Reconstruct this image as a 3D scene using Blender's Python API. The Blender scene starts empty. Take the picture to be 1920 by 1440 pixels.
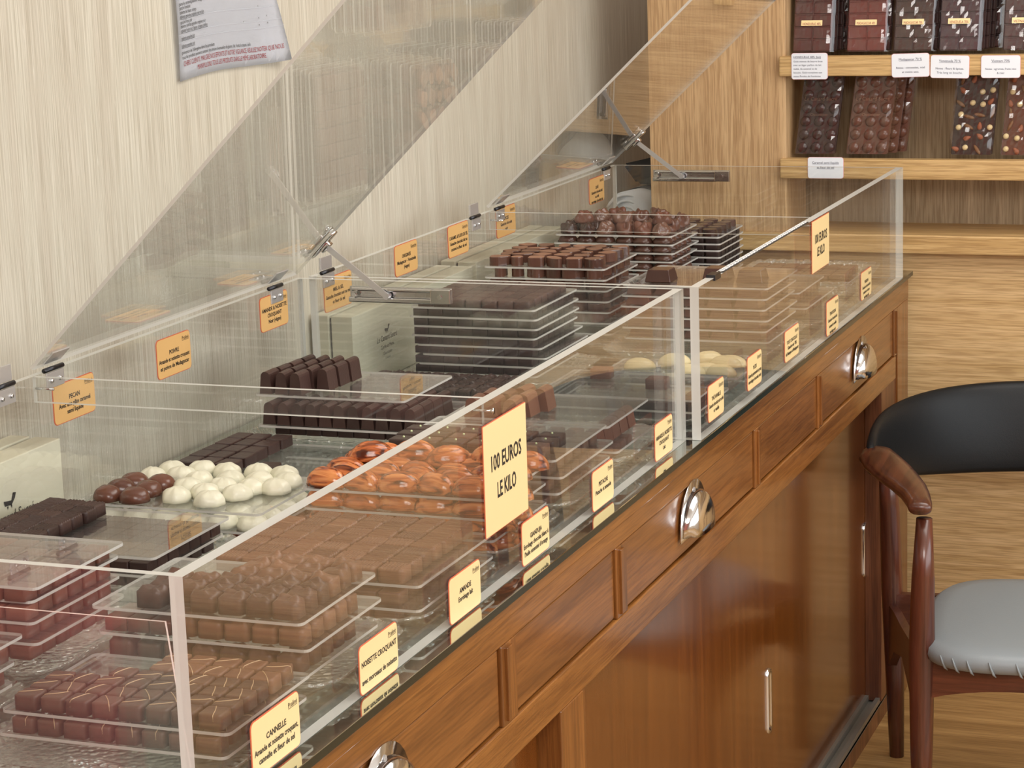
import bpy, bmesh, math, random
from mathutils import Vector, Matrix
random.seed(7)
C = bpy.context.scene.collection
S = bpy.context.scene
PI = math.pi

# ------------------------------------------------------------------ camera
cd = bpy.data.cameras.new('camera')
cam = bpy.data.objects.new('camera', cd)
C.objects.link(cam)
cd.sensor_width = 36.0
cd.lens = 4300.76 * 36 / 1920
cd.clip_start = 0.05
def cam_axes(yaw, pitch, roll):
    f = Vector((-math.sin(yaw)*math.cos(pitch), math.cos(yaw)*math.cos(pitch), -math.sin(pitch)))
    r = Vector((math.cos(yaw), math.sin(yaw), 0)); u = r.cross(f)
    c, s = math.cos(roll), math.sin(roll)
    return c*r + s*u, -s*r + c*u, f
_r, _u, _f = cam_axes(0.369203104, 0.205678859, -0.0341064347)
M = Matrix((( _r.x, _u.x, -_f.x, 1.04612682), (_r.y, _u.y, -_f.y, -1.82653458), (_r.z, _u.z, -_f.z, 1.87892957), (0, 0, 0, 1)))
cam.matrix_world = M
S.camera = cam

# ------------------------------------------------------------------ world, lights, exposure
S.view_settings.view_transform = 'Standard'
S.view_settings.look = 'None'
S.view_settings.gamma = 1.0
S.view_settings.exposure = 0.08
S.view_settings.use_curve_mapping = False
S.cycles.transparent_max_bounces = 96
S.cycles.max_bounces = 10
S.cycles.glossy_bounces = 5
S.cycles.sample_clamp_indirect = 6.0
W = bpy.data.worlds.new('daylight'); S.world = W
W.use_nodes = True
bg = W.node_tree.nodes['Background']
bg.inputs[0].default_value = (0.86, 0.93, 1.0, 1)
bg.inputs[1].default_value = 1.2

def area(name, loc, rot, sx, sy, power, col):
    l = bpy.data.lights.new(name, 'AREA'); l.shape = 'RECTANGLE'; l.size = sx; l.size_y = sy
    l.energy = power; l.color = col
    o = bpy.data.objects.new(name, l); C.objects.link(o); o.location = loc; o.rotation_euler = rot
    return o
area('window_daylight', (3.5, 0.6, 1.75), (0, math.radians(90), 0), 1.7, 5.2, 78, (0.95, 0.98, 1.0))
area('front_fill_light', (1.5, -1.6, 2.90), (math.radians(28), 0, 0), 1.8, 1.6, 105, (1.0, 0.97, 0.93))  # added fill from behind the camera, no fixture is seen there
area('overhead_fill_light', (1.0, 2.0, 2.93), (0, 0, 0), 1.6, 1.8, 42, (1.0, 0.96, 0.91))  # added overhead fill for the far end, no fixture is seen
area('gap_fill_light', (-0.5, 3.95, 2.3), (math.radians(-12), 0, 0), 0.35, 0.35, 2.2, (1.0, 0.93, 0.9))  # added to lift the dark gap beside the shelf, no lamp seen

# ------------------------------------------------------------------ materials
def nm(name):
    m = bpy.data.materials.new(name); m.use_nodes = True
    nt = m.node_tree
    for n in list(nt.nodes): nt.nodes.remove(n)
    o = nt.nodes.new('ShaderNodeOutputMaterial')
    return m, nt, o
def N(nt, t, **kw):
    n = nt.nodes.new(t)
    for k, v in kw.items():
        if k in n.inputs: n.inputs[k].default_value = v
        else: setattr(n, k, v)
    return n
def L(nt, a, b): nt.links.new(a, b)
def hexc(r, g, b):
    f = lambda c: (c/255/12.92) if c/255 <= 0.04045 else ((c/255+0.055)/1.055)**2.4
    return (f(r), f(g), f(b), 1)
def pri(name, col, rough=0.5, metal=0.0, bump=0.0, bscale=60.0, coat=0.0, var=0.0, sheen=0, spec=0.5, sss=0.0):
    m, nt, o = nm(name)
    p = N(nt, 'ShaderNodeBsdfPrincipled')
    p.inputs['Base Color'].default_value = col
    p.inputs['Roughness'].default_value = rough
    p.inputs['Metallic'].default_value = metal
    p.inputs['Coat Weight'].default_value = coat
    p.inputs['Specular IOR Level'].default_value = spec
    p.inputs['Coat Roughness'].default_value = 0.12
    L(nt, p.outputs[0], o.inputs[0])
    if bump or var:
        tc = N(nt, 'ShaderNodeTexCoord'); no = N(nt, 'ShaderNodeTexNoise', Scale=bscale, Detail=5.0)
        L(nt, tc.outputs['Object'], no.inputs['Vector'])
        if bump:
            b = N(nt, 'ShaderNodeBump', Strength=bump, Distance=0.002)
            L(nt, no.outputs[0], b.inputs['Height']); L(nt, b.outputs[0], p.inputs['Normal'])
        if var:
            mx = N(nt, 'ShaderNodeMixRGB'); mx.inputs[1].default_value = col
            mx.inputs[2].default_value = tuple(c*(1-var) for c in col[:3]) + (1,)
            L(nt, no.outputs[0], mx.inputs[0]); L(nt, mx.outputs[0], p.inputs['Base Color'])
    return m
def choc(name, col, rough=0.42, bump=0.25, bscale=180.0, var=0.25):
    """chocolate: base colour wanders a little from piece to piece"""
    m, nt, o = nm(name)
    p = N(nt, 'ShaderNodeBsdfPrincipled', Roughness=rough)
    L(nt, p.outputs[0], o.inputs[0])
    tc = N(nt, 'ShaderNodeTexCoord'); no = N(nt, 'ShaderNodeTexNoise', Scale=bscale, Detail=4.0)
    L(nt, tc.outputs['Object'], no.inputs['Vector'])
    oi = N(nt, 'ShaderNodeObjectInfo')
    mr = N(nt, 'ShaderNodeMapRange'); mr.inputs['To Min'].default_value = 1-var; mr.inputs['To Max'].default_value = 1+var
    L(nt, oi.outputs['Random'], mr.inputs['Value'])
    mx = N(nt, 'ShaderNodeMixRGB', blend_type='MULTIPLY'); mx.inputs[0].default_value = 1.0
    mx.inputs[1].default_value = col
    L(nt, mr.outputs[0], mx.inputs[2]); L(nt, mx.outputs[0], p.inputs['Base Color'])
    b = N(nt, 'ShaderNodeBump', Strength=bump, Distance=0.0015)
    L(nt, no.outputs[0], b.inputs['Height']); L(nt, b.outputs[0], p.inputs['Normal'])
    return m
def wood(name, c1, c2, axis='z', grain=1.0, rough=0.4, coat=0.0, stretch=18.0, contrast=(0.35, 0.68), pores=True, c3=None):
    """grain runs along axis; coordinates are object space"""
    m, nt, o = nm(name)
    p = N(nt, 'ShaderNodeBsdfPrincipled', Roughness=rough)
    p.inputs['Coat Weight'].default_value = coat; p.inputs['Coat Roughness'].default_value = 0.12
    L(nt, p.outputs[0], o.inputs[0])
    tc = N(nt, 'ShaderNodeTexCoord'); mp = N(nt, 'ShaderNodeMapping')
    s = [grain*stretch]*3; s['xyz'.index(axis)] = grain*0.7
    mp.inputs['Scale'].default_value = s
    L(nt, tc.outputs['Object'], mp.inputs['Vector'])
    n1 = N(nt, 'ShaderNodeTexNoise', Scale=1.4, Detail=6.0, Roughness=0.6, Distortion=0.6)
    L(nt, mp.outputs[0], n1.inputs['Vector'])
    cr = N(nt, 'ShaderNodeValToRGB')
    cr.color_ramp.elements[0].position = contrast[0]; cr.color_ramp.elements[0].color = c1
    cr.color_ramp.elements[1].position = contrast[1]; cr.color_ramp.elements[1].color = c2
    L(nt, n1.outputs[0], cr.inputs[0])
    mp2 = N(nt, 'ShaderNodeMapping'); s2 = [grain*150]*3; s2['xyz'.index(axis)] = grain*6
    mp2.inputs['Scale'].default_value = s2
    L(nt, tc.outputs['Object'], mp2.inputs['Vector'])
    n2 = N(nt, 'ShaderNodeTexNoise', Scale=1.5, Detail=3.0)
    L(nt, mp2.outputs[0], n2.inputs['Vector'])
    cr2 = N(nt, 'ShaderNodeValToRGB')
    cr2.color_ramp.elements[0].position = 0.40; cr2.color_ramp.elements[0].color = (0.66, 0.60, 0.54, 1) if pores else (0.85, 0.83, 0.8, 1)
    cr2.color_ramp.elements[1].position = 0.56; cr2.color_ramp.elements[1].color = (1, 1, 1, 1)
    L(nt, n2.outputs[0], cr2.inputs[0])
    mx = N(nt, 'ShaderNodeMixRGB', blend_type='MULTIPLY'); mx.inputs[0].default_value = 0.75
    L(nt, cr.outputs[0], mx.inputs[1]); L(nt, cr2.outputs[0], mx.inputs[2])
    L(nt, mx.outputs[0], p.inputs['Base Color'])
    b = N(nt, 'ShaderNodeBump', Strength=0.12, Distance=0.001)
    L(nt, n2.outputs[0], b.inputs['Height']); L(nt, b.outputs[0], p.inputs['Normal'])
    return m
def clear(name, tint=(0.975, 0.98, 0.975, 1), ior=1.49, rough=0.0, bump=0.0, bscale=40.0, haze=0.0, hazecol=(0.8, 0.8, 0.78, 1), boost=0.0):
    """thin clear plastic or glass: Fresnel mirror over straight-through transparency"""
    m, nt, o = nm(name)
    ge = N(nt, 'ShaderNodeNewGeometry')
    mr = N(nt, 'ShaderNodeMapRange'); mr.inputs['To Min'].default_value = ior; mr.inputs['To Max'].default_value = 1/ior
    L(nt, ge.outputs['Backfacing'], mr.inputs['Value'])
    fr = N(nt, 'ShaderNodeFresnel'); L(nt, mr.outputs[0], fr.inputs['IOR'])
    tr = N(nt, 'ShaderNodeBsdfTransparent', Color=tint)
    gl = N(nt, 'ShaderNodeBsdfGlossy', Roughness=rough); gl.inputs['Color'].default_value = (1, 1, 1, 1)
    if bump:
        tc = N(nt, 'ShaderNodeTexCoord'); no = N(nt, 'ShaderNodeTexVoronoi', Scale=bscale)
        L(nt, tc.outputs['Object'], no.inputs['Vector'])
        b = N(nt, 'ShaderNodeBump', Strength=bump, Distance=0.004)
        L(nt, no.outputs[0], b.inputs['Height']); L(nt, b.outputs[0], gl.inputs['Normal']); L(nt, b.outputs[0], fr.inputs['Normal'])
    base = tr.outputs[0]
    if haze:
        df = N(nt, 'ShaderNodeBsdfDiffuse'); df.inputs['Color'].default_value = hazecol
        hz = N(nt, 'ShaderNodeMixShader'); hz.inputs[0].default_value = haze
        L(nt, tr.outputs[0], hz.inputs[1]); L(nt, df.outputs[0], hz.inputs[2]); base = hz.outputs[0]
    fac = fr.outputs[0]
    if boost:
        ad = N(nt, 'ShaderNodeMath', operation='ADD'); ad.use_clamp = True; ad.inputs[1].default_value = boost
        L(nt, fac, ad.inputs[0]); fac = ad.outputs[0]
    mx = N(nt, 'ShaderNodeMixShader')
    L(nt, fac, mx.inputs[0]); L(nt, base, mx.inputs[1]); L(nt, gl.outputs[0], mx.inputs[2])
    L(nt, mx.outputs[0], o.inputs[0])
    return m
def edgemat(name, col, alpha):
    m, nt, o = nm(name)
    p = N(nt, 'ShaderNodeBsdfPrincipled', Roughness=0.3); p.inputs['Base Color'].default_value = col
    tr = N(nt, 'ShaderNodeBsdfTransparent', Color=(0.9, 0.92, 0.9, 1))
    mx = N(nt, 'ShaderNodeMixShader'); mx.inputs[0].default_value = alpha
    L(nt, tr.outputs[0], mx.inputs[1]); L(nt, p.outputs[0], mx.inputs[2]); L(nt, mx.outputs[0], o.inputs[0])
    return m

def wallpaper():
    m, nt, o = nm('straw_wallpaper')
    p = N(nt, 'ShaderNodeBsdfPrincipled', Roughness=0.55); L(nt, p.outputs[0], o.inputs[0])
    tc = N(nt, 'ShaderNodeTexCoord')
    def streak(sy, sz, scale, det=4.0):
        mp = N(nt, 'ShaderNodeMapping'); mp.inputs['Scale'].default_value = (1, sy, sz)
        L(nt, tc.outputs['Object'], mp.inputs['Vector'])
        n = N(nt, 'ShaderNodeTexNoise', Scale=scale, Detail=det); L(nt, mp.outputs[0], n.inputs['Vector']); return n.outputs[0]
    f = streak(480, 5.5, 1.0, 5.0); g = streak(22, 0.8, 1.0, 3.0); k = streak(210, 16, 1.0, 2.0)
    cr = N(nt, 'ShaderNodeValToRGB')
    cr.color_ramp.elements[0].position = 0.33; cr.color_ramp.elements[0].color = hexc(176, 169, 151)
    cr.color_ramp.elements[1].position = 0.62; cr.color_ramp.elements[1].color = hexc(212, 207, 192)
    L(nt, f, cr.inputs[0])
    c2 = N(nt, 'ShaderNodeValToRGB')
    c2.color_ramp.elements[0].position = 0.38; c2.color_ramp.elements[0].color = (0.93, 0.91, 0.90, 1)
    c2.color_ramp.elements[1].position = 0.6; c2.color_ramp.elements[1].color = (1, 1, 1, 1)
    L(nt, g, c2.inputs[0])
    mx = N(nt, 'ShaderNodeMixRGB', blend_type='MULTIPLY'); mx.inputs[0].default_value = 1.0
    L(nt, cr.outputs[0], mx.inputs[1]); L(nt, c2.outputs[0], mx.inputs[2])
    c3 = N(nt, 'ShaderNodeValToRGB')
    c3.color_ramp.elements[0].position = 0.70; c3.color_ramp.elements[0].color = (0, 0, 0, 1)
    c3.color_ramp.elements[1].position = 0.80; c3.color_ramp.elements[1].color = (1, 1, 1, 1)
    L(nt, k, c3.inputs[0])
    mx2 = N(nt, 'ShaderNodeMixRGB'); mx2.inputs[2].default_value = hexc(224, 220, 207)
    L(nt, c3.outputs[0], mx2.inputs[0]); L(nt, mx.outputs[0], mx2.inputs[1])
    L(nt, mx2.outputs[0], p.inputs['Base Color'])
    b = N(nt, 'ShaderNodeBump', Strength=0.25, Distance=0.002); L(nt, f, b.inputs['Height']); L(nt, b.outputs[0], p.inputs['Normal'])
    return m
def orange_marble():
    m, nt, o = nm('orange_marbled_shell')
    p = N(nt, 'ShaderNodeBsdfPrincipled', Roughness=0.13); L(nt, p.outputs[0], o.inputs[0])
    tc = N(nt, 'ShaderNodeTexCoord'); oi = N(nt, 'ShaderNodeObjectInfo')
    ad = N(nt, 'ShaderNodeVectorMath', operation='ADD'); L(nt, tc.outputs['Object'], ad.inputs[0]); L(nt, oi.outputs['Random'], ad.inputs[1])
    mp = N(nt, 'ShaderNodeMapping'); mp.inputs['Scale'].default_value = (10, 95, 95)
    L(nt, ad.outputs[0], mp.inputs['Vector'])
    n = N(nt, 'ShaderNodeTexNoise', Scale=1.0, Detail=2.5, Distortion=1.2); L(nt, mp.outputs[0], n.inputs['Vector'])
    cr = N(nt, 'ShaderNodeValToRGB')
    e = cr.color_ramp.elements
    e[0].position = 0.36; e[0].color = hexc(86, 40, 24)
    e[1].position = 0.50; e[1].color = hexc(190, 104, 56)
    x = e.new(0.66); x.color = hexc(222, 146, 88)
    L(nt, n.outputs[0], cr.inputs[0]); L(nt, cr.outputs[0], p.inputs['Base Color'])
    return m

oak_v = wood('oak_vertical', hexc(190, 154, 112), hexc(214, 180, 136), 'z', 1.5, 0.45, stretch=26)
oak_h = wood('oak_horizontal', hexc(200, 166, 114), hexc(228, 196, 146), 'x', 1.3, 0.42, stretch=30)
oak_board = wood('oak_board', hexc(192, 156, 102), hexc(222, 188, 134), 'x', 1.6, 0.45, stretch=30)
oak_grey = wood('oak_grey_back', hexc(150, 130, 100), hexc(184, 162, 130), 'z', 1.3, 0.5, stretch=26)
teak_y = wood('varnished_rail', hexc(112, 66, 24), hexc(154, 100, 46), 'y', 1.6, 0.32, 0.5)
teak_d = wood('varnished_drawer', hexc(108, 64, 26), hexc(148, 94, 44), 'y', 1.1, 0.32, 0.5)
teak_z = wood('varnished_door', hexc(98, 52, 14), hexc(122, 68, 22), 'z', 1.2, 0.22, 0.8, pores=False)
teak_s = wood('varnished_stile', hexc(108, 64, 26), hexc(146, 92, 42), 'z', 1.4, 0.32, 0.5)
teak_r = wood('reddish_stile', hexc(84, 44, 24), hexc(140, 88, 56), 'z', 1.2, 0.4, 0.2)
chair_wood = wood('dark_chair_wood', hexc(62, 28, 20), hexc(104, 56, 38), 'z', 2.0, 0.28, 0.4, pores=False)
chair_wood_x = wood('dark_chair_wood_rail', hexc(72, 34, 24), hexc(118, 66, 46), 'x', 2.0, 0.32, 0.3, pores=False)
chair_wood_y = wood('dark_chair_wood_arm', hexc(58, 28, 20), hexc(98, 56, 38), 'y', 2.0, 0.3, 0.4, pores=False)
black_leather = pri('black_leather', (0.009, 0.010, 0.011, 1), 0.42, bump=0.15, bscale=400, spec=0.25)
grey_leather = pri('blue_grey_vinyl', hexc(138, 146, 150), 0.42, bump=0.12, bscale=300)
chrome = pri('chrome', (0.72, 0.72, 0.72, 1), 0.12, 1.0, bump=0.1, bscale=90)
steel = pri('brushed_steel', (0.66, 0.66, 0.66, 1), 0.34, 0.75, bump=0.08, bscale=300)
rail_m = pri('rail_chrome', (0.60, 0.60, 0.60, 1), 0.16, 1.0, bump=0.15, bscale=60)
dark_metal = pri('dark_metal', (0.05, 0.05, 0.055, 1), 0.35, 0.9)
alu = pri('track_aluminium', (0.30, 0.29, 0.26, 1), 0.5, 0.7)
acry = clear('clear_acrylic', haze=0.008, hazecol=(0.82, 0.80, 0.79, 1))
acry_tray = clear('tray_acrylic', haze=0.03, hazecol=(0.7, 0.7, 0.68, 1))
edge = edgemat('acrylic_edge', (0.66, 0.66, 0.62, 1), 0.88)
tedge = edgemat('tray_edge', (0.62, 0.60, 0.56, 1), 0.8)
crystal = clear('pressed_crystal', tint=(0.93, 0.95, 0.93, 1), ior=1.55, rough=0.06, bump=1.0, bscale=110.0, haze=0.20, hazecol=(0.60, 0.63, 0.57, 1), boost=0.08)
film = clear('clear_film', tint=(0.97, 0.97, 0.97, 1), ior=1.45, rough=0.07, bump=0.22, bscale=9.0, boost=0.02)
mirror = pri('mirror_glass', (0.62, 0.66, 0.63, 1), 0.03, 1.0)
gedge = pri('dark_glass_edge', (0.010, 0.018, 0.015, 1), 0.2)
paper_y = pri('cream_card', hexc(228, 204, 150), 0.55, var=0.04, bscale=30)
paper_b = pri('shaded_cream_card', hexc(216, 172, 108), 0.55, var=0.08, bscale=30)  # cream card with the dimmer light of the back row put into its colour
rim_red = pri('card_rim_red', hexc(196, 92, 60), 0.6)
zigzag_white = pri('zigzag_reflection_white', (0.85, 0.84, 0.82, 1), 0.5)
ink = pri('black_ink', (0.012, 0.011, 0.010, 1), 0.6)
ink_red = pri('red_ink', hexc(150, 40, 50), 0.6)
ink_blue = pri('blue_black_ink', (0.04, 0.045, 0.10, 1), 0.6)
paper_w = pri('white_paper', (0.80, 0.82, 0.88, 1), 0.6)
paper_line = pri('table_line', (0.55, 0.57, 0.62, 1), 0.6)
card_w = pri('white_card', (0.84, 0.88, 0.95, 1), 0.5)
rim_pink = pri('card_rim_pink', (0.75, 0.40, 0.42, 1), 0.5)
boxw = pri('ivory_box', hexc(222, 218, 196), 0.5, bump=0.05)
boxd = pri('box_gap', (0.02, 0.025, 0.03, 1), 0.8)
sticker = pri('yellow_sticker', hexc(255, 232, 176), 0.5)
c_grain = choc('grained_brown_chocolate', hexc(92, 72, 64), 0.5, 0.6, 500.0)
c_dark = choc('dark_chocolate', hexc(62, 43, 38), 0.40)
c_darker = choc('bitter_chocolate', hexc(54, 38, 35), 0.45)
c_milk = choc('milk_chocolate', hexc(120, 84, 64), 0.42)
c_mid = choc('semi_chocolate', hexc(94, 66, 54), 0.42)
c_red = choc('reddish_chocolate', hexc(112, 68, 54), 0.38)
c_lump = choc('lump_milk_chocolate', hexc(104, 72, 58), 0.16, 0.1)
c_gloss = choc('glossy_milk_chocolate', hexc(88, 60, 50), 0.14, 0.05)
c_glossd = choc('glossy_dark_chocolate', hexc(66, 42, 35), 0.12, 0.05)
c_dome = choc('dome_milk_chocolate', hexc(102, 64, 50), 0.24, 0.1)
c_white = choc('ivory_chocolate', hexc(226, 224, 202), 0.35, 0.5, 90, 0.04)
c_almond = choc('pale_shell_chocolate', hexc(224, 210, 168), 0.25, 0.1, 60, 0.05)
c_cut = choc('matt_cut_chocolate', hexc(142, 104, 82), 0.6)
c_or = orange_marble()
cream = pri('cream_drizzle', hexc(206, 176, 140), 0.4)
pist = pri('green_white_sugar', hexc(214, 226, 176), 0.4)
hazel = pri('hazelnut', hexc(222, 200, 150), 0.5, bump=0.4, bscale=200)
almond = pri('almond_skin', hexc(150, 86, 54), 0.5, bump=0.4, bscale=300)
walnut = pri('pecan_half', hexc(122, 84, 50), 0.5, bump=0.9, bscale=160)
towel_w = pri('towel_white', hexc(222, 226, 230), 0.9, bump=0.1, bscale=300)
towel_g = pri('towel_grey', hexc(140, 138, 144), 0.9, bump=0.1, bscale=300)
bag_m = pri('black_bag', (0.02, 0.021, 0.022, 1), 0.5)
ceil_m = pri('ceiling_paint', (0.80, 0.78, 0.74, 1), 0.8)
pink_w = pri('rose_red_paint', (0.80, 0.30, 0.27, 1), 0.7)
frame_m = pri('window_frame_paint', (0.25, 0.2, 0.17, 1), 0.5)

# ------------------------------------------------------------------ helpers
def tagp(o, label=None, cat=None, group=None, kind=None):
    if label: o['label'] = label
    if cat: o['category'] = cat
    if group: o['group'] = group
    if kind: o['kind'] = kind
    return o
def fin(name, bm, mats, parent=None, loc=None, smooth=False, rot=None, recalc=True):
    """link a bmesh as one object; loc re-centres it so that its origin sits there (world coordinates in bm)"""
    if recalc: bmesh.ops.recalc_face_normals(bm, faces=bm.faces)
    if loc is not None: bmesh.ops.translate(bm, verts=bm.verts, vec=-Vector(loc))
    me = bpy.data.meshes.new(name); bm.to_mesh(me); bm.free()
    for m in (mats if isinstance(mats, (list, tuple)) else [mats]): me.materials.append(m)
    if smooth:
        for p in me.polygons: p.use_smooth = True
    o = bpy.data.objects.new(name, me); C.objects.link(o)
    if loc is not None: o.location = loc
    if parent is not None:
        o.parent = parent
        if loc is not None: o.location = Vector(loc) - Vector(parent.location)
        elif parent.type == 'EMPTY' or True: o.location = -Vector(world_loc(parent))
    if rot: o.rotation_euler = rot
    return o
def world_loc(o):
    v = Vector(o.location)
    while o.parent is not None:
        o = o.parent; v = v + Vector(o.location)
    return v
def mesh(name, bm, mats, parent=None, at=None, smooth=False, local=False):
    """bm holds world coordinates unless local; the object's origin goes to at (or its parent's)"""
    bmesh.ops.recalc_face_normals(bm, faces=bm.faces)
    pw = world_loc(parent) if parent is not None else Vector((0, 0, 0))
    if local: org = Vector(at) if at is not None else pw
    else:
        org = Vector(at) if at is not None else pw
        bmesh.ops.translate(bm, verts=bm.verts, vec=-org)
    me = bpy.data.meshes.new(name); bm.to_mesh(me); bm.free()
    for m in (mats if isinstance(mats, (list, tuple)) else [mats]): me.materials.append(m)
    if smooth:
        for p in me.polygons: p.use_smooth = True
    o = bpy.data.objects.new(name, me); C.objects.link(o)
    o.parent = parent; o.location = org - pw
    return o
def thing(name, loc, label, cat, group=None, kind=None):
    o = bpy.data.objects.new(name, None); C.objects.link(o); o.location = loc; o.empty_display_size = 0.05
    return tagp(o, label, cat, group, kind)
def B(bm, x0, x1, y0, y1, z0, z1, mi=0, bev=0.0, seg=2):
    g = bmesh.ops.create_cube(bm, size=1.0)
    vs = g['verts']
    bmesh.ops.scale(bm, verts=vs, vec=(abs(x1-x0), abs(y1-y0), abs(z1-z0)))
    bmesh.ops.translate(bm, verts=vs, vec=((x0+x1)/2, (y0+y1)/2, (z0+z1)/2))
    fs = {f for v in vs for f in v.link_faces}
    for f in fs: f.material_index = mi
    if bev:
        es = {e for v in vs for e in v.link_edges}
        bmesh.ops.bevel(bm, geom=list(es), offset=bev, segments=seg, affect='EDGES', profile=0.5)
    return vs
def box(name, x0, x1, y0, y1, z0, z1, mat, parent=None, bev=0.0, at=None):
    bm = bmesh.new(); B(bm, x0, x1, y0, y1, z0, z1, 0, bev)
    if at is None and parent is None: at = ((x0+x1)/2, (y0+y1)/2, min(z0, z1))
    return mesh(name, bm, mat, parent, at)
def cyl(bm, p0, p1, r0, r1=None, n=16, cap=True):
    r1 = r0 if r1 is None else r1
    p0, p1 = Vector(p0), Vector(p1); d = (p1-p0)
    q = d.to_track_quat('Z', 'Y').to_matrix()
    A, Bq = [], []
    for i in range(n):
        a = 2*PI*i/n; v = Vector((math.cos(a), math.sin(a), 0))
        A.append(bm.verts.new(p0 + q @ (v*r0))); Bq.append(bm.verts.new(p1 + q @ (v*r1)))
    for i in range(n):
        bm.faces.new((A[i], A[(i+1) % n], Bq[(i+1) % n], Bq[i]))
    if cap: bm.faces.new(A[::-1]); bm.faces.new(Bq)
def tube(bm, pts, r, n=8):
    """tube along points with radius list or value"""
    rs = r if isinstance(r, (list, tuple)) else [r]*len(pts)
    pts = [Vector(p) for p in pts]; rings = []
    for i, p in enumerate(pts):
        d = (pts[min(i+1, len(pts)-1)] - pts[max(i-1, 0)]).normalized()
        up = Vector((0, 0, 1)) if abs(d.z) < 0.9 else Vector((0, 1, 0))
        a = d.cross(up).normalized(); b = a.cross(d)
        rings.append([bm.verts.new(p + (a*math.cos(2*PI*k/n) + b*math.sin(2*PI*k/n))*rs[i]) for k in range(n)])
    for i in range(len(rings)-1):
        for k in range(n): bm.faces.new((rings[i][k], rings[i][(k+1) % n], rings[i+1][(k+1) % n], rings[i+1][k]))
    bm.faces.new(rings[0][::-1]); bm.faces.new(rings[-1])
def rrect(w, d, r, n=5):
    """rounded rectangle outline centred at 0"""
    out = []
    for cx, cy, a0 in ((w/2-r, d/2-r, 0), (-w/2+r, d/2-r, PI/2), (-w/2+r, -d/2+r, PI), (w/2-r, -d/2+r, 1.5*PI)):
        for i in range(n+1):
            a = a0 + PI/2*i/n; out.append((cx + r*math.cos(a), cy + r*math.sin(a)))
    return out
def plate(bm, outline, z0, z1, frame=None, mtop=0, mside=1):
    """extrude a 2D outline; frame(u,v,w)->world"""
    fr = frame or (lambda u, v, w: Vector((u, v, w)))
    a = [bm.verts.new(fr(u, v, z0)) for u, v in outline]; b = [bm.verts.new(fr(u, v, z1)) for u, v in outline]
    f = bm.faces.new(a[::-1]); f.material_index = mtop
    f = bm.faces.new(b); f.material_index = mtop
    n = len(a)
    for i in range(n):
        f = bm.faces.new((a[i], a[(i+1) % n], b[(i+1) % n], b[i])); f.material_index = mside
def sheet(bm, x0, x1, y0, y1, z0, z1, big='x'):
    """acrylic panel: faces along its thin axis are clear (slot 0), rim faces get the edge slot 1"""
    vs = B(bm, x0, x1, y0, y1, z0, z1)
    ax = {'x': 0, 'y': 1, 'z': 2}[big]
    for f in {f for v in vs for f in v.link_faces}:
        f.normal_update()
        f.material_index = 0 if abs(f.normal[ax]) > 0.9 else 1

_tc = {}
def text_bm(txt, size, align='CENTER', sx=1.0, thick=0.0):
    key = (txt, size, align, thick)
    if key not in _tc:
        cu = bpy.data.curves.new('t', 'FONT'); cu.body = txt; cu.size = size; cu.align_x = align; cu.align_y = 'CENTER'
        cu.resolution_u = 2; cu.offset = thick
        ob = bpy.data.objects.new('t', cu); C.objects.link(ob)
        dg = bpy.context.evaluated_depsgraph_get(); ev = ob.evaluated_get(dg)
        me = bpy.data.meshes.new_from_object(ev)
        _tc[key] = ([tuple(v.co) for v in me.vertices], [tuple(p.vertices) for p in me.polygons])
        bpy.data.objects.remove(ob); bpy.data.curves.remove(cu); bpy.data.meshes.remove(me)
    return _tc[key]
def add_text(bm, txt, size, cx, cy, frame, align='CENTER', sx=1.0, maxw=None, mi=0, thick=0.0, underline=False):
    vs, ps = text_bm(txt, size, align, 1.0, thick)
    if not vs: return
    xs = [v[0] for v in vs]; w = max(xs)-min(xs)
    if maxw and w*sx > maxw: sx = maxw/w
    nv = [bm.verts.new(frame(cx + v[0]*sx, cy + v[1])) for v in vs]
    for p in ps:
        try: f = bm.faces.new([nv[i] for i in p]); f.material_index = mi
        except ValueError: pass
    if underline:
        a, b = cx+min(xs)*sx, cx+max(xs)*sx; y = cy-size*0.48
        q = [bm.verts.new(frame(*c)) for c in ((a, y), (b, y), (b, y+size*0.07), (a, y+size*0.07))]
        f = bm.faces.new(q); f.material_index = mi

# ------------------------------------------------------------------ the room
T = 1.02
def struct(o): o['kind'] = 'structure'; return o
struct(box('floor', -0.9, 3.7, -4.4, 4.5, -0.05, 0.0, wood('floor_oak', hexc(156, 120, 72), hexc(200, 162, 106), 'x', 0.9, 0.4, 0.2)))
bm = bmesh.new(); B(bm, -0.88, -0.78, -4.4, 4.5, 0, 3.0)
struct(mesh('wall_left', bm, wallpaper(), None, (-0.78, 0, 0)))
struct(box('ceiling', -0.9, 3.7, -4.4, 4.5, 3.0, 3.05, ceil_m))
bm = bmesh.new(); B(bm, -0.275, 3.7, 3.46, 3.56, 0, 1.058); B(bm, -0.275, 3.7, 3.66, 3.76, 1.0, 3.0); B(bm, -0.9, 3.7, 4.4, 4.5, 0, 3.0)
struct(mesh('wall_end', bm, oak_h, None, (0, 3.46, 0)))
struct(box('wall_back', -0.9, 3.7, -4.5, -4.4, 0, 3.0, pink_w))
bm = bmesh.new()
B(bm, 3.6, 3.7, -4.4, -2.0, 0, 3.0); B(bm, 3.6, 3.7, 3.2, 4.5, 0, 3.0); B(bm, 3.6, 3.7, -2.0, 3.2, 0, 0.9); B(bm, 3.6, 3.7, -2.0, 3.2, 2.6, 3.0)
struct(mesh('wall_right', bm, ceil_m, None, (3.6, 0, 0)))
bm = bmesh.new()
for y in (-2.0, -0.3, 1.4, 3.14): B(bm, 3.58, 3.66, y, y+0.06, 0.9, 2.6)
for z in (0.9, 2.54): B(bm, 3.58, 3.66, -2.0, 3.2, z, z+0.06)
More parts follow.
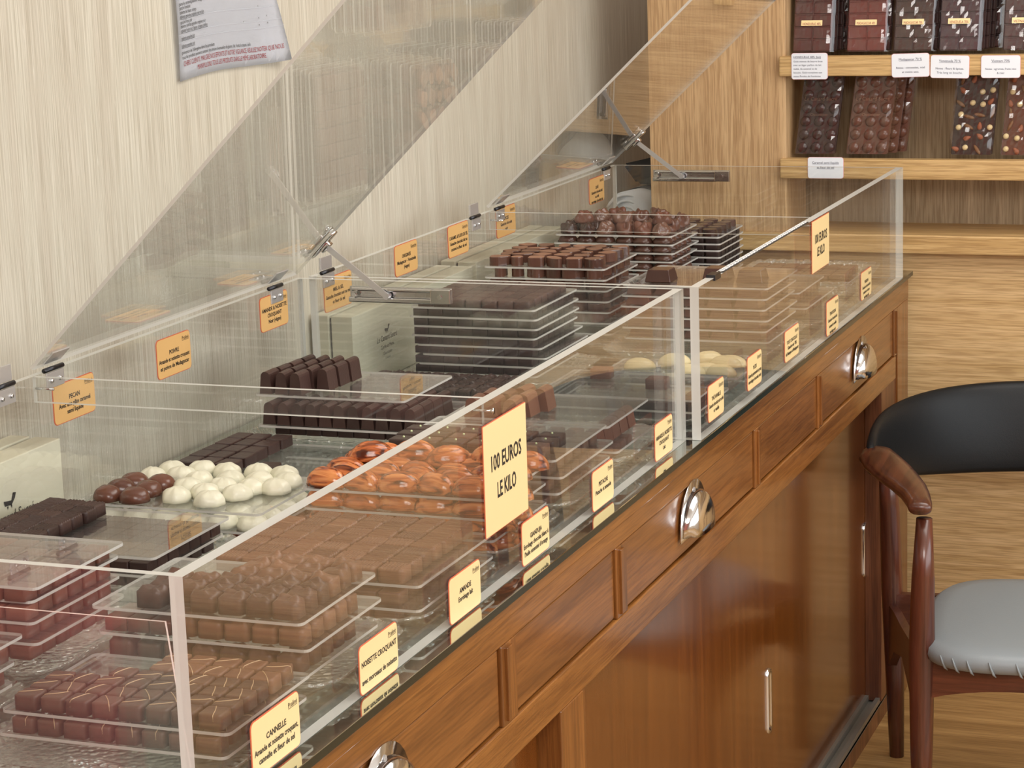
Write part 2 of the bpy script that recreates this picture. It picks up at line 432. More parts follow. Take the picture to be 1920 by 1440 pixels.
struct(mesh('window_1', bm, frame_m, None, (3.6, 0.6, 0.9)))

# ------------------------------------------------------------------ oak display shelf at the end wall
sh = thing('wall_shelf', (0.3, 3.5, 1.058), 'tall oak display shelf unit holding wrapped chocolate bars on the end wall', 'shelf')
bm = bmesh.new(); B(bm, -0.612, -0.278, 3.43, 3.66, 1.101, 3.0, 0, 0.001)
mesh('side_panel', bm, oak_v, sh)
bm = bmesh.new(); B(bm, -0.278, 2.6, 3.62, 3.66, 1.101, 3.0)
mesh('back_panel', bm, oak_grey, sh)
bm = bmesh.new(); B(bm, -0.62, 2.6, 3.415, 3.66, 1.058, 1.101, 0, 0.003)
mesh('ledge', bm, oak_board, sh)
for zt in (1.514, 1.276, 1.752, 1.99):
    bm = bmesh.new(); B(bm, -0.289, 2.6, 3.412, 3.445, zt-0.046, zt, 0, 0.003)
    fr = mesh('shelf_board', bm, oak_board, sh)
    bm = bmesh.new(); B(bm, -0.277, 2.6, 3.446, 3.62, zt-0.046, zt-0.026)
    mesh('shelf_board', bm, oak_h, sh)

# ------------------------------------------------------------------ counter cabinet
cb = thing('counter_cabinet', (-0.38, 1.4, 0), 'long varnished wooden counter cabinet with drawers and sliding doors under the glass', 'cabinet')
XF = 0.012
bm = bmesh.new(); B(bm, -0.775, -0.060, -0.9, 3.42, 0.05, 1.008)
mesh('body', bm, teak_z, cb)
bm = bmesh.new(); B(bm, -0.03, XF, -0.9, 3.425, 0.952, 1.008, 0, 0.002)
mesh('top_rail', bm, teak_y, cb)
bm = bmesh.new(); B(bm, -0.03, XF, -0.9, 3.28, 0.79, 0.843, 0, 0.002)
mesh('lower_rail', bm, teak_y, cb)
bm = bmesh.new(); B(bm, XF, XF+0.004, -0.9, 3.40, 0.985, 1.001, 0, 0.0015)
mesh('moulding', bm, teak_y, cb)
def cup_handle(y, z, par):
    """half-shell cup pull bulging from the drawer front, open at the bottom"""
    h = bpy.data.objects.new('cup_handle', None); C.objects.link(h); h.parent = par
    h.location = Vector((XF, y, z)) - world_loc(par)
    bm = bmesh.new(); nu, nv = 16, 10
    wy, hz, dx = 0.066, 0.066, 0.030
    rows = []
    for j in range(nv+1):
        t = j/nv
        row = []
        for i in range(nu+1):
            s = i/nu
            a = PI*s
            k = math.sin(PI/2*t)**0.8
            yy = -wy*math.cos(a)*1.0
            topz = hz*math.sin(a)**0.85
            row.append(bm.verts.new((dx*math.cos(PI/2*(t))**0.6*(0.35+0.65*math.sin(a)**0.5) if t < 1 else 0.0, yy*(0.82+0.18*t), topz*k)))
        rows.append(row)
    for j in range(nv):
        for i in range(nu): bm.faces.new((rows[j][i], rows[j][i+1], rows[j+1][i+1], rows[j+1][i]))
    bmesh.ops.remove_doubles(bm, verts=bm.verts, dist=1e-5)
    g = bmesh.ops.solidify(bm, geom=bm.faces[:], thickness=0.0016)
    mesh('shell', bm, chrome, h, world_loc(h), True, local=True)
    bm = bmesh.new()
    ol = [(-0.074, -0.006)] + [(-0.074*math.cos(PI*i/14), 0.002+0.080*math.sin(PI*i/14)**0.9) for i in range(15)] + [(0.074, -0.006)]
    plate(bm, ol, 0, 0.0022, lambda u, v, w: Vector((w, u, v)), 0, 0)
    mesh('flange', bm, chrome, h, world_loc(h), True, local=True)
    bm = bmesh.new(); cyl(bm, (0.0022, 0, 0.066), (0.0042, 0, 0.066), 0.004)
    mesh('screw', bm, steel, h, world_loc(h), False, local=True)
    for o in h.children: o.location = (0, 0, 0)
    return h
def flat_cup(par, y, z):
    cup_handle(y, z, par)
dr = [(-0.70, -0.12, False), (-0.06, 0.775, True), (0.83, 1.245, False), (1.295, 2.035, True), (2.075, 2.52, False), (2.56, 3.265, True)]
for y0, y1, has in dr:
    bm = bmesh.new(); B(bm, -0.03, XF-0.004, y0+0.003, y1-0.003, 0.846, 0.949, 0, 0.002)
    d = mesh('drawer', bm, teak_d, cb)
    if has:
        flat_cup(d, {-0.06: 0.40, 1.295: 1.64, 2.56: 2.91}[y0], 0.876)
ys = [-0.06, 0.775, 1.245, 2.035, 2.52, 3.265]
for a, b in ((-0.12, -0.06), (0.775, 0.83), (1.245, 1.295), (2.035, 2.075), (2.52, 2.56), (3.265, 3.30)):
    bm = bmesh.new(); B(bm, -0.03, XF, a, b, 0.843, 0.952, 0, 0.002); B(bm, XF-0.001, XF+0.004, a+0.012, b-0.022, 0.848, 0.947, 0, 0.001)
    mesh('stile', bm, teak_s, cb)
bm = bmesh.new(); B(bm, -0.03, XF, 3.30, 3.42, 0.0, 0.952, 0, 0.002)
mesh('corner_post', bm, teak_s, cb)
bm = bmesh.new(); B(bm, -0.03, XF-0.004, 3.14, 3.30, 0.06, 0.79, 0, 0.001)
mesh('filler_panel', bm, teak_r, cb)
bm = bmesh.new(); B(bm, -0.03, XF, 0.99, 1.085, 0.06, 0.79, 0, 0.002); B(bm, -0.012, XF-0.006, 1.085, 1.11, 0.06, 0.79, 0, 0.002)
mesh('stile', bm, teak_s, cb)
def door(y0, y1, x0, x1, hy, hz):
    bm = bmesh.new(); B(bm, x0, x1, y0, y1, 0.065, 0.80, 0, 0.001)
    d = mesh('door', bm, teak_z, cb)
    if hy:
        bm = bmesh.new()
        ol = rrect(0.030, 0.130, 0.0149, 8); il = rrect(0.020, 0.118, 0.0099, 8)
        o0 = [bm.verts.new((x1, hy+u, hz+v)) for u, v in ol]; o1 = [bm.verts.new((x1+0.004, hy+u*0.94, hz+v*0.98)) for u, v in ol]
        i1 = [bm.verts.new((x1+0.003, hy+u, hz+v)) for u, v in il]; i0 = [bm.verts.new((x1+0.0005, hy+u*0.8, hz+v*0.95)) for u, v in il]
        n = len(ol)
        for a, b in ((o0, o1), (o1, i1), (i1, i0)):
            for k in range(n): bm.faces.new((a[k], a[(k+1) % n], b[(k+1) % n], b[k]))
        bm.faces.new(i0)
        mesh('recessed_pull', bm, chrome, d, None, True)
    return d
door(-0.6, 0.988, -0.040, -0.024, None, 0)
door(1.10, 2.255, -0.026, -0.012, 2.20, 0.385)
door(2.15, 3.20, -0.046, -0.030, 3.135, 0.42)
bm = bmesh.new()
B(bm, -0.056, -0.048, -0.6, 3.27, 0.055, 0.075); B(bm, -0.030, -0.022, -0.6, 3.27, 0.055, 0.072); B(bm, -0.006, 0.004, -0.6, 3.27, 0.050, 0.068); B(bm, -0.056, 0.004, -0.6, 3.27, 0.048, 0.056)
mesh('door_track', bm, alu, cb)
bm = bmesh.new(); B(bm, -0.06, 0.0, -0.9, 3.30, 0.0, 0.05)
mesh('plinth', bm, teak_r, cb)
# mirrored glass worktop
bm = bmesh.new(); vs = B(bm, -0.775, 0.0265, -0.9, 3.405, 1.009, T, 1, 0.0006, 1)
for f in bm.faces:
    f.normal_update()
    if f.normal.z > 0.9: f.material_index = 0
tagp(mesh('mirror_worktop', bm, [mirror, gedge], None, (-0.37, 1.3, 1.009)), 'dark edged mirror glass worktop lying on the wooden counter', 'worktop')

# ------------------------------------------------------------------ display cases
def knob_hinge(par, x, y, z, open_leaf=True, lid_dir=None):
    h = bpy.data.objects.new('hinge', None); C.objects.link(h); h.parent = par
    h.location = Vector((x, y, z)) - world_loc(par)
    bm = bmesh.new(); B(bm, 0.001, 0.004, -0.022, 0.022, -0.026, -0.004, 0, 0.0006)
    mesh('hinge_leaf', bm, steel, h, world_loc(h), local=True)
    bm = bmesh.new(); cyl(bm, (0.001, -0.024, 0.0), (0.001, 0.024, 0.0), 0.0035, n=12)
    mesh('hinge_pin', bm, dark_metal, h, world_loc(h), True, local=True)
    bm = bmesh.new()
    if lid_dir is None:
        B(bm, -0.004, 0.0, -0.022, 0.022, 0.004, 0.026, 0, 0.0006)
    else:
        c, s = math.cos(lid_dir), math.sin(lid_dir)
        q = []
        for u in (0.006, 0.030):
            for v in (-0.022, 0.022):
                for w in (0.0062, 0.0086): q.append(bm.verts.new((u*c - w*s, v, u*s + w*c)))
        for f in ((0, 1, 3, 2), (4, 6, 7, 5), (0, 4, 5, 1), (2, 3, 7, 6), (0, 2, 6, 4), (1, 5, 7, 3)): bm.faces.new([q[i] for i in f])
    mesh('hinge_leaf', bm, steel, h, world_loc(h), local=True)
    for dy in (-0.011, 0.011):
        bm = bmesh.new(); cyl(bm, (0.004, dy, -0.016), (0.0065, dy, -0.016), 0.0036, 0.0026, n=10)
        mesh('screw', bm, chrome, h, world_loc(h), True, local=True)
    for o in h.children: o.location = (0, 0, 0)
    return h
def case(x0, x1, y0, y1, ym, label, lid_y0, lid_y1, ang, zt, lw):
    """front panel outside face at x1, back outside face at x0, ends at y0,y1; brace at ym"""
    cs = thing('display_case', ((x0+x1)/2, (y0+y1)/2, T), label, 'display case')
    t = 0.010
    def pane(name, *a):
        bm = bmesh.new(); sheet(bm, *a); return mesh(name, bm, [acry, edge], cs)
    pane('front_panel', x1-0.015, x1, y0, y1, T+0.0005, zt, 'x')
    pane('back_panel', x0, x0+t, y0, y1, T+0.0005, zt, 'x')
    pane('end_panel', x0+t, x1-0.015, y0, y0+t, T+0.0005, zt, 'y')
    pane('end_panel', x0+t, x1-0.015, y1-t, y1, T+0.0005, zt, 'y')
    bm = bmesh.new(); sheet(bm, x0+t, x1-0.015, ym-0.004, ym+0.004, zt-0.036, zt-0.0005, 'y')
    br = mesh('brace', bm, [acry, edge], cs)
    for xa, xb in ((x1-t, x1), (x0+t+0.004, x0+t+0.03)):
        bm = bmesh.new()
        cyl(bm, (xb-0.0001, ym, zt-0.017), (xb-0.028, ym, zt-0.017), 0.0018, n=8)
        if xa == x1-t: cyl(bm, (x1, ym, zt-0.017), (x1-0.004, ym, zt-0.017), 0.0045, 0.002, n=12)
        mesh('screw', bm, chrome, cs, None, True)
    # lid
    c, s = math.cos(ang), math.sin(ang)
    hx, hz = x0+0.002, zt+0.004
    F = lambda u, v, w: Vector((hx + u*c - w*s, v, hz + u*s + w*c))
    bm = bmesh.new(); vs = []
    q = [bm.verts.new(F(u, v, w)) for u in (0.004, lw) for v in (lid_y0, lid_y1) for w in (0.0, 0.005)]
    for k, f in enumerate(((0, 1, 3, 2), (4, 6, 7, 5), (0, 4, 5, 1), (2, 3, 7, 6), (0, 2, 6, 4), (1, 5, 7, 3))):
        fa = bm.faces.new([q[i] for i in f]); fa.material_index = 0 if k in (4, 5) else 1
    lid = mesh('lid', bm, [acry, tedge], cs)
    # support arm and slide rail on the far end panel
    ye = y1-t
    bm = bmesh.new()
    rx0, rx1, rz = x0+0.105, x0+0.290, zt-0.022
    B(bm, rx0, rx1, ye-0.005, ye-0.001, rz-0.013, rz+0.013, 0, 0.0008)
    B(bm, rx0, rx1-0.03, ye-0.013, ye-0.005, rz-0.013, rz-0.004, 0, 0.002)
    B(bm, rx0+0.005, rx1-0.03, ye-0.013, ye-0.005, rz+0.006, rz+0.012, 0, 0.002)
    B(bm, rx1-0.035, rx1, ye-0.014, ye-0.004, rz-0.012, rz+0.012, 0, 0.001)
    mesh('slide_rail', bm, rail_m, cs)
    for xx in (rx0+0.012, rx1-0.018):
        bm = bmesh.new(); cyl(bm, (xx, ye-0.016, rz), (xx, ye-0.0135, rz), 0.004, n=10)
        mesh('screw', bm, chrome, cs)
    pb = F(0.085, lid_y1-0.012, -0.006); pr = Vector((rx0+0.072, ye-0.017, rz))
    bm = bmesh.new()
    d = (pr-pb).normalized(); a = Vector((0, 1, 0)); b = d.cross(a).normalized()
    q = [bm.verts.new(p + a*i*0.0012 + b*j*0.005) for p in (pb, pr) for i in (-1, 1) for j in (-1, 1)]
    for f in ((0, 1, 3, 2), (4, 6, 7, 5), (0, 4, 5, 1), (2, 3, 7, 6), (0, 2, 6, 4), (1, 5, 7, 3)): bm.faces.new([q[i] for i in f])
    cyl(bm, pr + Vector((0, -0.003, 0)), pr + Vector((0, 0.008, 0)), 0.006, n=12)
    mesh('support_arm', bm, steel, cs)
    bm = bmesh.new()
    G = lambda u, v, w: F(0.085+u, lid_y1-0.012+v, w)
    ol = rrect(0.066, 0.020, 0.0099, 6)
    plate(bm, ol, -0.0045, -0.0006, G, 0, 0)
    plate(bm, rrect(0.022, 0.014, 0.002, 2), -0.012, -0.0045, G, 0, 0)
    plate(bm, rrect(0.066, 0.020, 0.0099, 6), 0.0056, 0.008, G, 0, 0)
    for u in (-0.022, 0.022):
        cyl(bm, G(u, 0, 0.008), G(u, 0, 0.013), 0.008, 0.007, n=14)
    mesh('bracket', bm, chrome, cs, None, True)
    return cs
zt1 = T + 0.250
ca = case(-0.685, 0.0, 0.0, 1.65, 0.810, 'clear acrylic chocolate case with raised lid, closer to the camera, red tinted end pane', 0.815, 1.640, math.radians(44.6), zt1, 0.76)
for y, l in ((0.735, None), (0.858, 0.778), (1.545, 0.778)): knob_hinge(ca, -0.685+0.010, y, zt1+0.002, True, l)
cc = case(-0.665, 0.024, 1.655, 3.30, 2.475, 'clear acrylic chocolate case with raised lid, the one touching the oak end wall', 2.480, 3.288, math.radians(43.0), zt1+0.002, 0.76)
for y, l in ((1.705, None), (2.395, None), (2.53, 0.75), (3.22, 0.75)): knob_hinge(cc, -0.665+0.010, y, zt1+0.003, True, l)
# black clip, and rim reflections built as strip and zigzag on the far case
bm = bmesh.new(); B(bm, 0.010, 0.026, 1.745, 1.780, zt1-0.003, zt1+0.007, 0, 0.001)
mesh('clip', bm, dark_metal, cc)
bm = bmesh.new()
B(bm, 0.014, 0.024, 1.80, 2.40, zt1+0.0022, zt1+0.0035)
tr = mesh('rim_reflection_strip', bm, dark_metal, cc)
bm = bmesh.new()
for ph in (0, PI):
    pts = [(0.019+0.0042*math.sin(k*1.05+ph), 1.80+k*0.006, zt1+0.005) for k in range(100)]
    tube(bm, pts, 0.0008, 5)
mesh('zigzag_reflection', bm, zigzag_white, tr)
# loose acrylic sheet inside the near end
bm = bmesh.new()
def F3(u, v, w): return Vector((u, 0.030 + w + 0.0*v, v))
ol = [(-0.60, T+0.006), (-0.018, T+0.006), (-0.040, T+0.193), (-0.40, T+0.193), (-0.60, T+0.193)]
plate(bm, ol, 0.0, 0.003, F3, 0, 1)
tagp(mesh('loose_acrylic_sheet', bm, [acry, edgemat('red_reflection_edge', (0.85, 0.66, 0.62, 1), 0.9)], None, (-0.3, 0.03, T+0.006)),  # clear sheet rim coloured pink to carry the red reflected light
     'loose clear acrylic sheet with slanted side standing inside the red tinted end pane', 'sheet')

# ------------------------------------------------------------------ price and flavour cards
def card(name, x, y0, y1, z0, z1, lines, head, label, cat, mat, rim, lean=0.0, group=None, size=0.0092, r=0.008, big=False, ctilt=0.0, pal=ink, bold=0.0002, mw=0.90):
    """thin card facing +x"""
    cy, cz = (y0+y1)/2, z0
    w, h = y1-y0, z1-z0
    o = thing(name, (x, cy, z0), label, cat, group)
    ca_, sa_ = math.cos(ctilt), math.sin(ctilt)
    def F(u, v, d=0.0):
        uu = u*ca_ - (v-h/2)*sa_; vv = u*sa_ + (v-h/2)*ca_ + h/2
        return Vector((x + d + lean*vv, cy+uu, z0+vv))
    bm = bmesh.new()
    ol = [(u, v+h/2) for u, v in rrect(w, h, r, 4)]
    plate(bm, ol, 0.0, 0.0009, lambda u, v, d: F(u, v, d), 0, 0)
    mesh('rim', bm, rim, o)
    bm = bmesh.new()
    ol = [(u, v+h/2) for u, v in rrect(w-0.0022, h-0.0022, max(r-0.001, 0.0005), 4)]
    plate(bm, ol, 0.0009, 0.0014, lambda u, v, d: F(u, v, d), 0, 0)
    mesh('card_face', bm, mat, o)
    bm = bmesh.new()
    FT = lambda a, b: F(a, b, 0.0017)
    if head: add_text(bm, head, size*0.85, w/2-0.005, h-0.010, FT, 'RIGHT', 1.0, None, 0, 0.0, True)
    for t, rel, sz, und in lines:
        add_text(bm, t, size*sz, 0, h*rel, FT, 'CENTER', 1.0, w*(mw if len(t) > 7 else mw*0.62), 0, bold, und)
    mesh('lettering', bm, pal, o)
    return o
Lh = lambda a, *ls: [(a, 0.60, 1.0, False)] + [(t, 0.60-0.175*(i+1), 0.98, False) for i, t in enumerate(ls)]
gf = 'flavour cards along the front panes'; gb = 'flavour cards along the back panes'
fr_cards = [
 (0.0012, 0.111, 0.221, T+0.003, T+0.064, 'CANNELLE', ['Amande et noisette croquant,', 'cannelle et fleur de sel'], 'Praliné'),
 (0.0012, 0.372, 0.478, T+0.002, T+0.060, 'NOISETTE CROQUANT', ['', 'avec morceaux de noisette'], 'Praliné'),
 (0.0012, 0.635, 0.738, T+0.002, T+0.061, 'AMANDE', ['Enrobage lait'], 'Praliné'),
 (0.0012, 0.887, 0.992, T+0.004, T+0.064, 'GIANDUJA', ["Enrobage chocolat blanc à", "l'huile essentiel d'orange"], 'Praliné'),
 (0.0012, 1.174, 1.270, T+0.003, T+0.063, 'PISTACHE', ['Pistache et amande'], 'Praliné'),
 (0.0012, 1.475, 1.568, T+0.005, T+0.065, 'AMANDE & NOISETTE', ['CROQUANT', 'Lait'], 'Praliné'),
 (0.0252, 1.690, 1.785, T+0.020, T+0.082, 'THÉ VANILLE', ['Ganache chocolat noir au thé', 'et vanille'], 'Ganache'),
 (0.0252, 1.936, 2.032, T+0.021, T+0.081, 'YUZU', ['Ganache gourmande et yuzu', 'enrobage chocolat noir'], 'Ganache'),
 (0.0252, 2.199, 2.306, T+0.019, T+0.078, 'TOUT CHOCOLAT', ['Ganache noir 70%', 'du Mexique et Madagascar'], 'Ganache'),
 (0.0252, 2.532, 2.636, T+0.006, T+0.075, 'TENTATION', ['Ganache chocolat lait', 'caramel et vanille', 'enrobage noir'], 'Ganache'),
 (0.0252, 2.848, 2.949, T+0.023, T+0.083, 'PASSION', ['Ganache chocolat lait', 'passion et citron', 'enrobage lait'], 'Ganache')]
for x, a, b, z0, z1, ttl, ls, hd in fr_cards:
    lab = {'THÉ VANILLE': 'third-to-last but second cream card past the pane joint'}.get(ttl)
    lab = 'cream flavour card reading %s, low on the front pane' % ttl if ttl in ('CANNELLE', 'NOISETTE CROQUANT', 'AMANDE', 'GIANDUJA', 'PISTACHE', 'AMANDE & NOISETTE', 'YUZU') else None
    if ttl == 'AMANDE': lab = 'cream flavour card reading AMANDE Enrobage lait, low on the front pane'
    if ttl == 'AMANDE & NOISETTE': lab = 'cream flavour card with three short lines, last before the joint between the cases'
    if ttl == 'THÉ VANILLE': lab = 'cream flavour card just past the joint between the two cases'
    if ttl == 'YUZU': lab = 'cream flavour card on the far front pane, beside the pale ovals'
    if ttl == 'TOUT CHOCOLAT': lab = 'cream flavour card on the far front pane, third past the joint'
    if ttl == 'TENTATION': lab = 'cream flavour card standing lowest on the far front pane, fourth past the joint'
    if ttl == 'PASSION': lab = 'cream flavour card beside the small printed code, last on the far pane'
    card('flavour_card', x, a, b, z0, z1, Lh(ttl, *ls), hd, lab, 'card', paper_y, rim_red, group=gf, lean=0.004)
bk_cards = [
 (-0.6742, 0.850, 0.960, 1.190, 1.247, 'PECAN', ['Avec une pâte caramel', 'semi liquide'], 'Praliné', 'shaded cream flavour card reading PECAN on the back pane, behind the clear brace'),
 (-0.6742, 1.141, 1.246, 1.195, 1.256, 'POIVRE', ['Amande et noisette croquant', 'et poivre de Madagascar'], 'Praliné', 'shaded cream flavour card reading POIVRE on the back pane under the raised lid'),
 (-0.6742, 1.484, 1.586, 1.204, 1.262, 'AMANDE & NOISETTE', ['CROQUANT', 'Noir (végan)'], 'Praliné', 'shaded cream flavour card reading Noir (végan) below a hinge on the back pane'),
 (-0.6542, 1.686, 1.800, 1.202, 1.262, 'MIEL & SEL', ['Ganache chocolat noir au miel', 'et fleur de sel'], 'Ganache', 'shaded cream flavour card reading MIEL & SEL, above the white boxes'),
 (-0.6542, 1.990, 2.096, 1.215, 1.273, 'ORIGINES', ['Madagascar - Venezuela', '(végan)'], 'Ganache', 'shaded cream flavour card on the far back pane above the tall dark pile'),
 (-0.6542, 2.248, 2.354, 1.210, 1.273, 'CARAMEL & FLEUR DE SEL', ['Ganache chocolat lait au', 'caramel et fleur de sel'], 'Ganache', 'shaded cream flavour card with caramel text, between two steel hinges of the far back pane'),
 (-0.6542, 2.508, 2.618, 1.211, 1.272, 'ÉPICES', ['Ganache chocolat', 'noir'], 'Ganache', 'shaded cream flavour card behind the brace of the far case'),
 (-0.6542, 3.094, 3.200, 1.203, 1.262, 'CAFÉ', ['Ganache chocolat lait', 'au café', 'enrobage chocolat lait'], 'Ganache', 'shaded cream flavour card at the far corner near the rolled towel')]
for x, a, b, z0, z1, ttl, ls, hd, lab in bk_cards:
    card('flavour_card', x, a, b, z0, z1, Lh(ttl, *ls), hd, lab, 'card', paper_b, rim_red, group=gb)
gp = 'price signs on the front panes'
for x, a, b, z0, z1, lab in ((0.0012, 0.762, 0.916, 1.097, 1.243, 'large cream price sign 100 EUROS LE KILO on the pane with the GIANDUJA card'),
                             (0.0252, 2.415, 2.557, 1.170, 1.271, 'cream price sign 100 EUROS LE KILO on the far case, standing up to its rim')):
    k = (z1-z0)/0.146
    card('price_sign', x, a, b, z0, z1, [('100 EUROS', 0.62, 1.0, False), ('LE KILO', 0.36, 1.0, False)], None, lab, 'sign', paper_y, rim_red, size=0.0285*(0.5+0.5*k), bold=0.0006, mw=0.70, r=0.002, group=gp, lean=0.003)

# ------------------------------------------------------------------ chocolates: shapes
def hf(w, d, h, n=8, r=0.002, top=None, flare=0.0, wob=0.0, seed=0):
    """rounded block with a height field on top, base centred at 0"""
    rnd = random.Random(seed)
    bm = bmesh.new()
    def us(w_):
        e = [0, 0.3*r, r]
        inner = [r + (w_-2*r)*i/n for i in range(1, n)]
        return [x - w_/2 for x in e + inner + [w_-r, w_-0.3*r, w_]]
    U, V = us(w), us(d)
    g = []
    wb = [[rnd.uniform(-1, 1) for _ in V] for _ in U]
    for i, u in enumerate(U):
        row = []
        for j, v in enumerate(V):
            e = min(w/2-abs(u), d/2-abs(v)); k = 0.0
            if e < r: k = r*(1-math.sqrt(max(0, 1-(1-e/r)**2)))
            z = h - k
            if e > 0: z += wob*wb[i][j]*min(1, e/r)
            if top: z += top(u, v)*min(1.0, e/r)
            # pull corners in
            cu, cv = max(0, abs(u)-(w/2-2*r)), max(0, abs(v)-(d/2-2*r))
            s = 1.0
            q = math.hypot(cu, cv)
            if q > 2*r: s = 2*r/q
            uu = (math.copysign(w/2-2*r+cu*s, u) if cu and cv else u); vv = (math.copysign(d/2-2*r+cv*s, v) if cu and cv else v)
            row.append(bm.verts.new((uu, vv, z)))
        g.append(row)
    for i in range(len(U)-1):
        for j in range(len(V)-1): bm.faces.new((g[i][j], g[i+1][j], g[i+1][j+1], g[i][j+1]))
    m, q = len(U)-1, len(V)-1
    ring = [g[i][0] for i in range(m)] + [g[m][j] for j in range(q)] + [g[i][q] for i in range(m, 0, -1)] + [g[0][j] for j in range(q, 0, -1)]
    low = [bm.verts.new((v.co.x*(1+flare), v.co.y*(1+flare), 0.0)) for v in ring]
    k = len(ring)
    for i in range(k): bm.faces.new((ring[(i+1) % k], ring[i], low[i], low[(i+1) % k]))
    bm.faces.new(low)
    return bm
def dome(rx, ry, h, nr=8, nt=20, ridge=0, ramp=0.0, lump=0.0, seed=0, pw=2.0, along=False, flat=0.0):
    rnd = random.Random(seed); bm = bmesh.new()
    ph = [rnd.uniform(0, 6.3) for _ in range(6)]
    top = bm.verts.new((0, 0, h)); prev = None
    for i in range(1, nr+1):
        t = i/nr; rho = math.sin(PI/2*t); z = h*math.cos(PI/2*t)**(2/pw)
        row = []
        for k in range(nt):
            a = 2*PI*k/nt
            x, y = rx*rho*math.cos(a), ry*rho*math.sin(a)
            zz = z; s = 1.0
            if ridge and along:
                s += ramp*math.cos(ridge*math.atan2(z/h+0.15, y/ry))*min(1, 2*(1-abs(x/rx)))*0.6
            elif ridge: s += ramp*math.cos(ridge*a)*rho
            if lump: s += lump*(math.sin(3*a+ph[0]+4*t)+math.sin(5*a+ph[1])*0.6+math.sin(2*a+ph[2]-6*t)*0.8)*0.5*math.sin(PI*min(1, t*1.05))
            row.append(bm.verts.new((x*(s if not along else 1), y*s, max(0.0, zz*(s if t < 1 else 0)))))
        if prev is None:
            for k in range(nt): bm.faces.new((top, row[k], row[(k+1) % nt]))
        else:
            for k in range(nt): bm.faces.new((prev[k], row[k], row[(k+1) % nt], prev[(k+1) % nt]))
        prev = row
    bm.faces.new(prev[::-1])
    return bm
def prism(w0, w1, h, ln, ch=0.3):
    """trapezoid bar: profile in xz (wide base, narrow rounded top), length along y"""
    pr = [(-w0/2, 0), (w0/2, 0), (w1/2, h*0.80)] + [(w1/2*math.cos(a), h*0.80+h*0.20*math.sin(a)) for a in (0.5, 1.05, 1.57, 2.09, 2.64)] + [(-w1/2, h*0.80)]
    bm = bmesh.new()
    a = [bm.verts.new((x, -ln/2, z)) for x, z in pr]; b = [bm.verts.new((x, ln/2, z)) for x, z in pr]
    bm.faces.new(a[::-1]); bm.faces.new(b); n = len(pr)
    for i in range(n): bm.faces.new((a[i], a[(i+1) % n], b[(i+1) % n], b[i]))
    return bm
def frustum(w0, w1, h):
    bm = bmesh.new()
    a = [bm.verts.new((sx*w0/2, sy*w0/2, 0)) for sx, sy in ((-1, -1), (1, -1), (1, 1), (-1, 1))]
    b = [bm.verts.new((sx*w1/2, sy*w1/2, h)) for sx, sy in ((-1, -1), (1, -1), (1, 1), (-1, 1))]
    bm.faces.new(a[::-1]); bm.faces.new(b)
    for i in range(4): bm.faces.new((a[i], a[(i+1) % 4], b[(i+1) % 4], b[i]))
    bmesh.ops.bevel(bm, geom=bm.edges[:], offset=0.0012, segments=1, affect='EDGES')
    return bm
def wavy(rx, ry, h, k, amp, n=28):
    bm = bmesh.new(); ol = []
    for i in range(n):
        a = 2*PI*i/n; s = 1+amp*math.cos(k*a); ol.append((rx*s*math.cos(a), ry*s*math.sin(a)))
    a = [bm.verts.new((x*1.02, y*1.02, 0)) for x, y in ol]; b = [bm.verts.new((x, y, h*0.93)) for x, y in ol]; c = [bm.verts.new((x*0.94, y*0.94, h)) for x, y in ol]
    bm.faces.new(a[::-1]); f = bm.faces.new(c); f.material_index = 1
    for p, q in ((a, b), (b, c)):
        for i in range(n): bm.faces.new((p[i], p[(i+1) % n], q[(i+1) % n], q[i]))
    return bm
protos = {}
def proto(key, bm, mats, smooth=False, parts=()):
    bmesh.ops.recalc_face_normals(bm, faces=bm.faces)
    me = bpy.data.meshes.new(key); bm.to_mesh(me); bm.free()
    for m in (mats if isinstance(mats, (list, tuple)) else [mats]): me.materials.append(m)
    if smooth:
        for p in me.polygons: p.use_smooth = True
    ch = []
    for nme, b2, m2, sm in parts:
        bmesh.ops.recalc_face_normals(b2, faces=b2.faces)
        m_ = bpy.data.meshes.new(nme); b2.to_mesh(m_); b2.free(); m_.materials.append(m2)
        for p in m_.polygons: p.use_smooth = sm
        ch.append((nme, m_))
    protos[key] = (me, ch)
def put(key, name, x, y, z, rz, label, cat, group=None, scale=None):
    if name == 'square_chocolate':
        name = {'sq_dark': 'dark_chocolate_square', 'sq_long': 'dark_chocolate_block', 'sq_grain': 'grained_chocolate_square', 'sq_red': 'reddish_chocolate_square', 'sq_mid': 'brown_chocolate_square'}.get(key, name)
        cat = {'sq_dark': 'dark chocolate', 'sq_long': 'dark chocolate', 'sq_grain': 'grained chocolate', 'sq_red': 'reddish chocolate', 'sq_mid': 'brown chocolate'}.get(key, cat)
    me, ch = protos[key]
    o = bpy.data.objects.new(name, me); C.objects.link(o); o.location = (x, y, z); o.rotation_euler = (0, 0, rz)
    if scale: o.scale = scale
    tagp(o, label, cat, group)
    for n, m in ch:
        c = bpy.data.objects.new(n, m); C.objects.link(c); c.parent = o
    return o
def ridges(u, v): return 0.0009*math.sin(v*2*PI/0.0050 + 1.3*math.sin(u*90))
def rough_top(sd, amp):
    rnd = random.Random(sd); bl = [(rnd.uniform(-0.011, 0.011), rnd.uniform(-0.011, 0.011), rnd.uniform(0.003, 0.006), rnd.uniform(0.4, 1)) for _ in range(9)]
    return lambda u, v: sum(amp*h*math.exp(-((u-a)**2+(v-b)**2)/(r*r)) for a, b, r, h in bl)
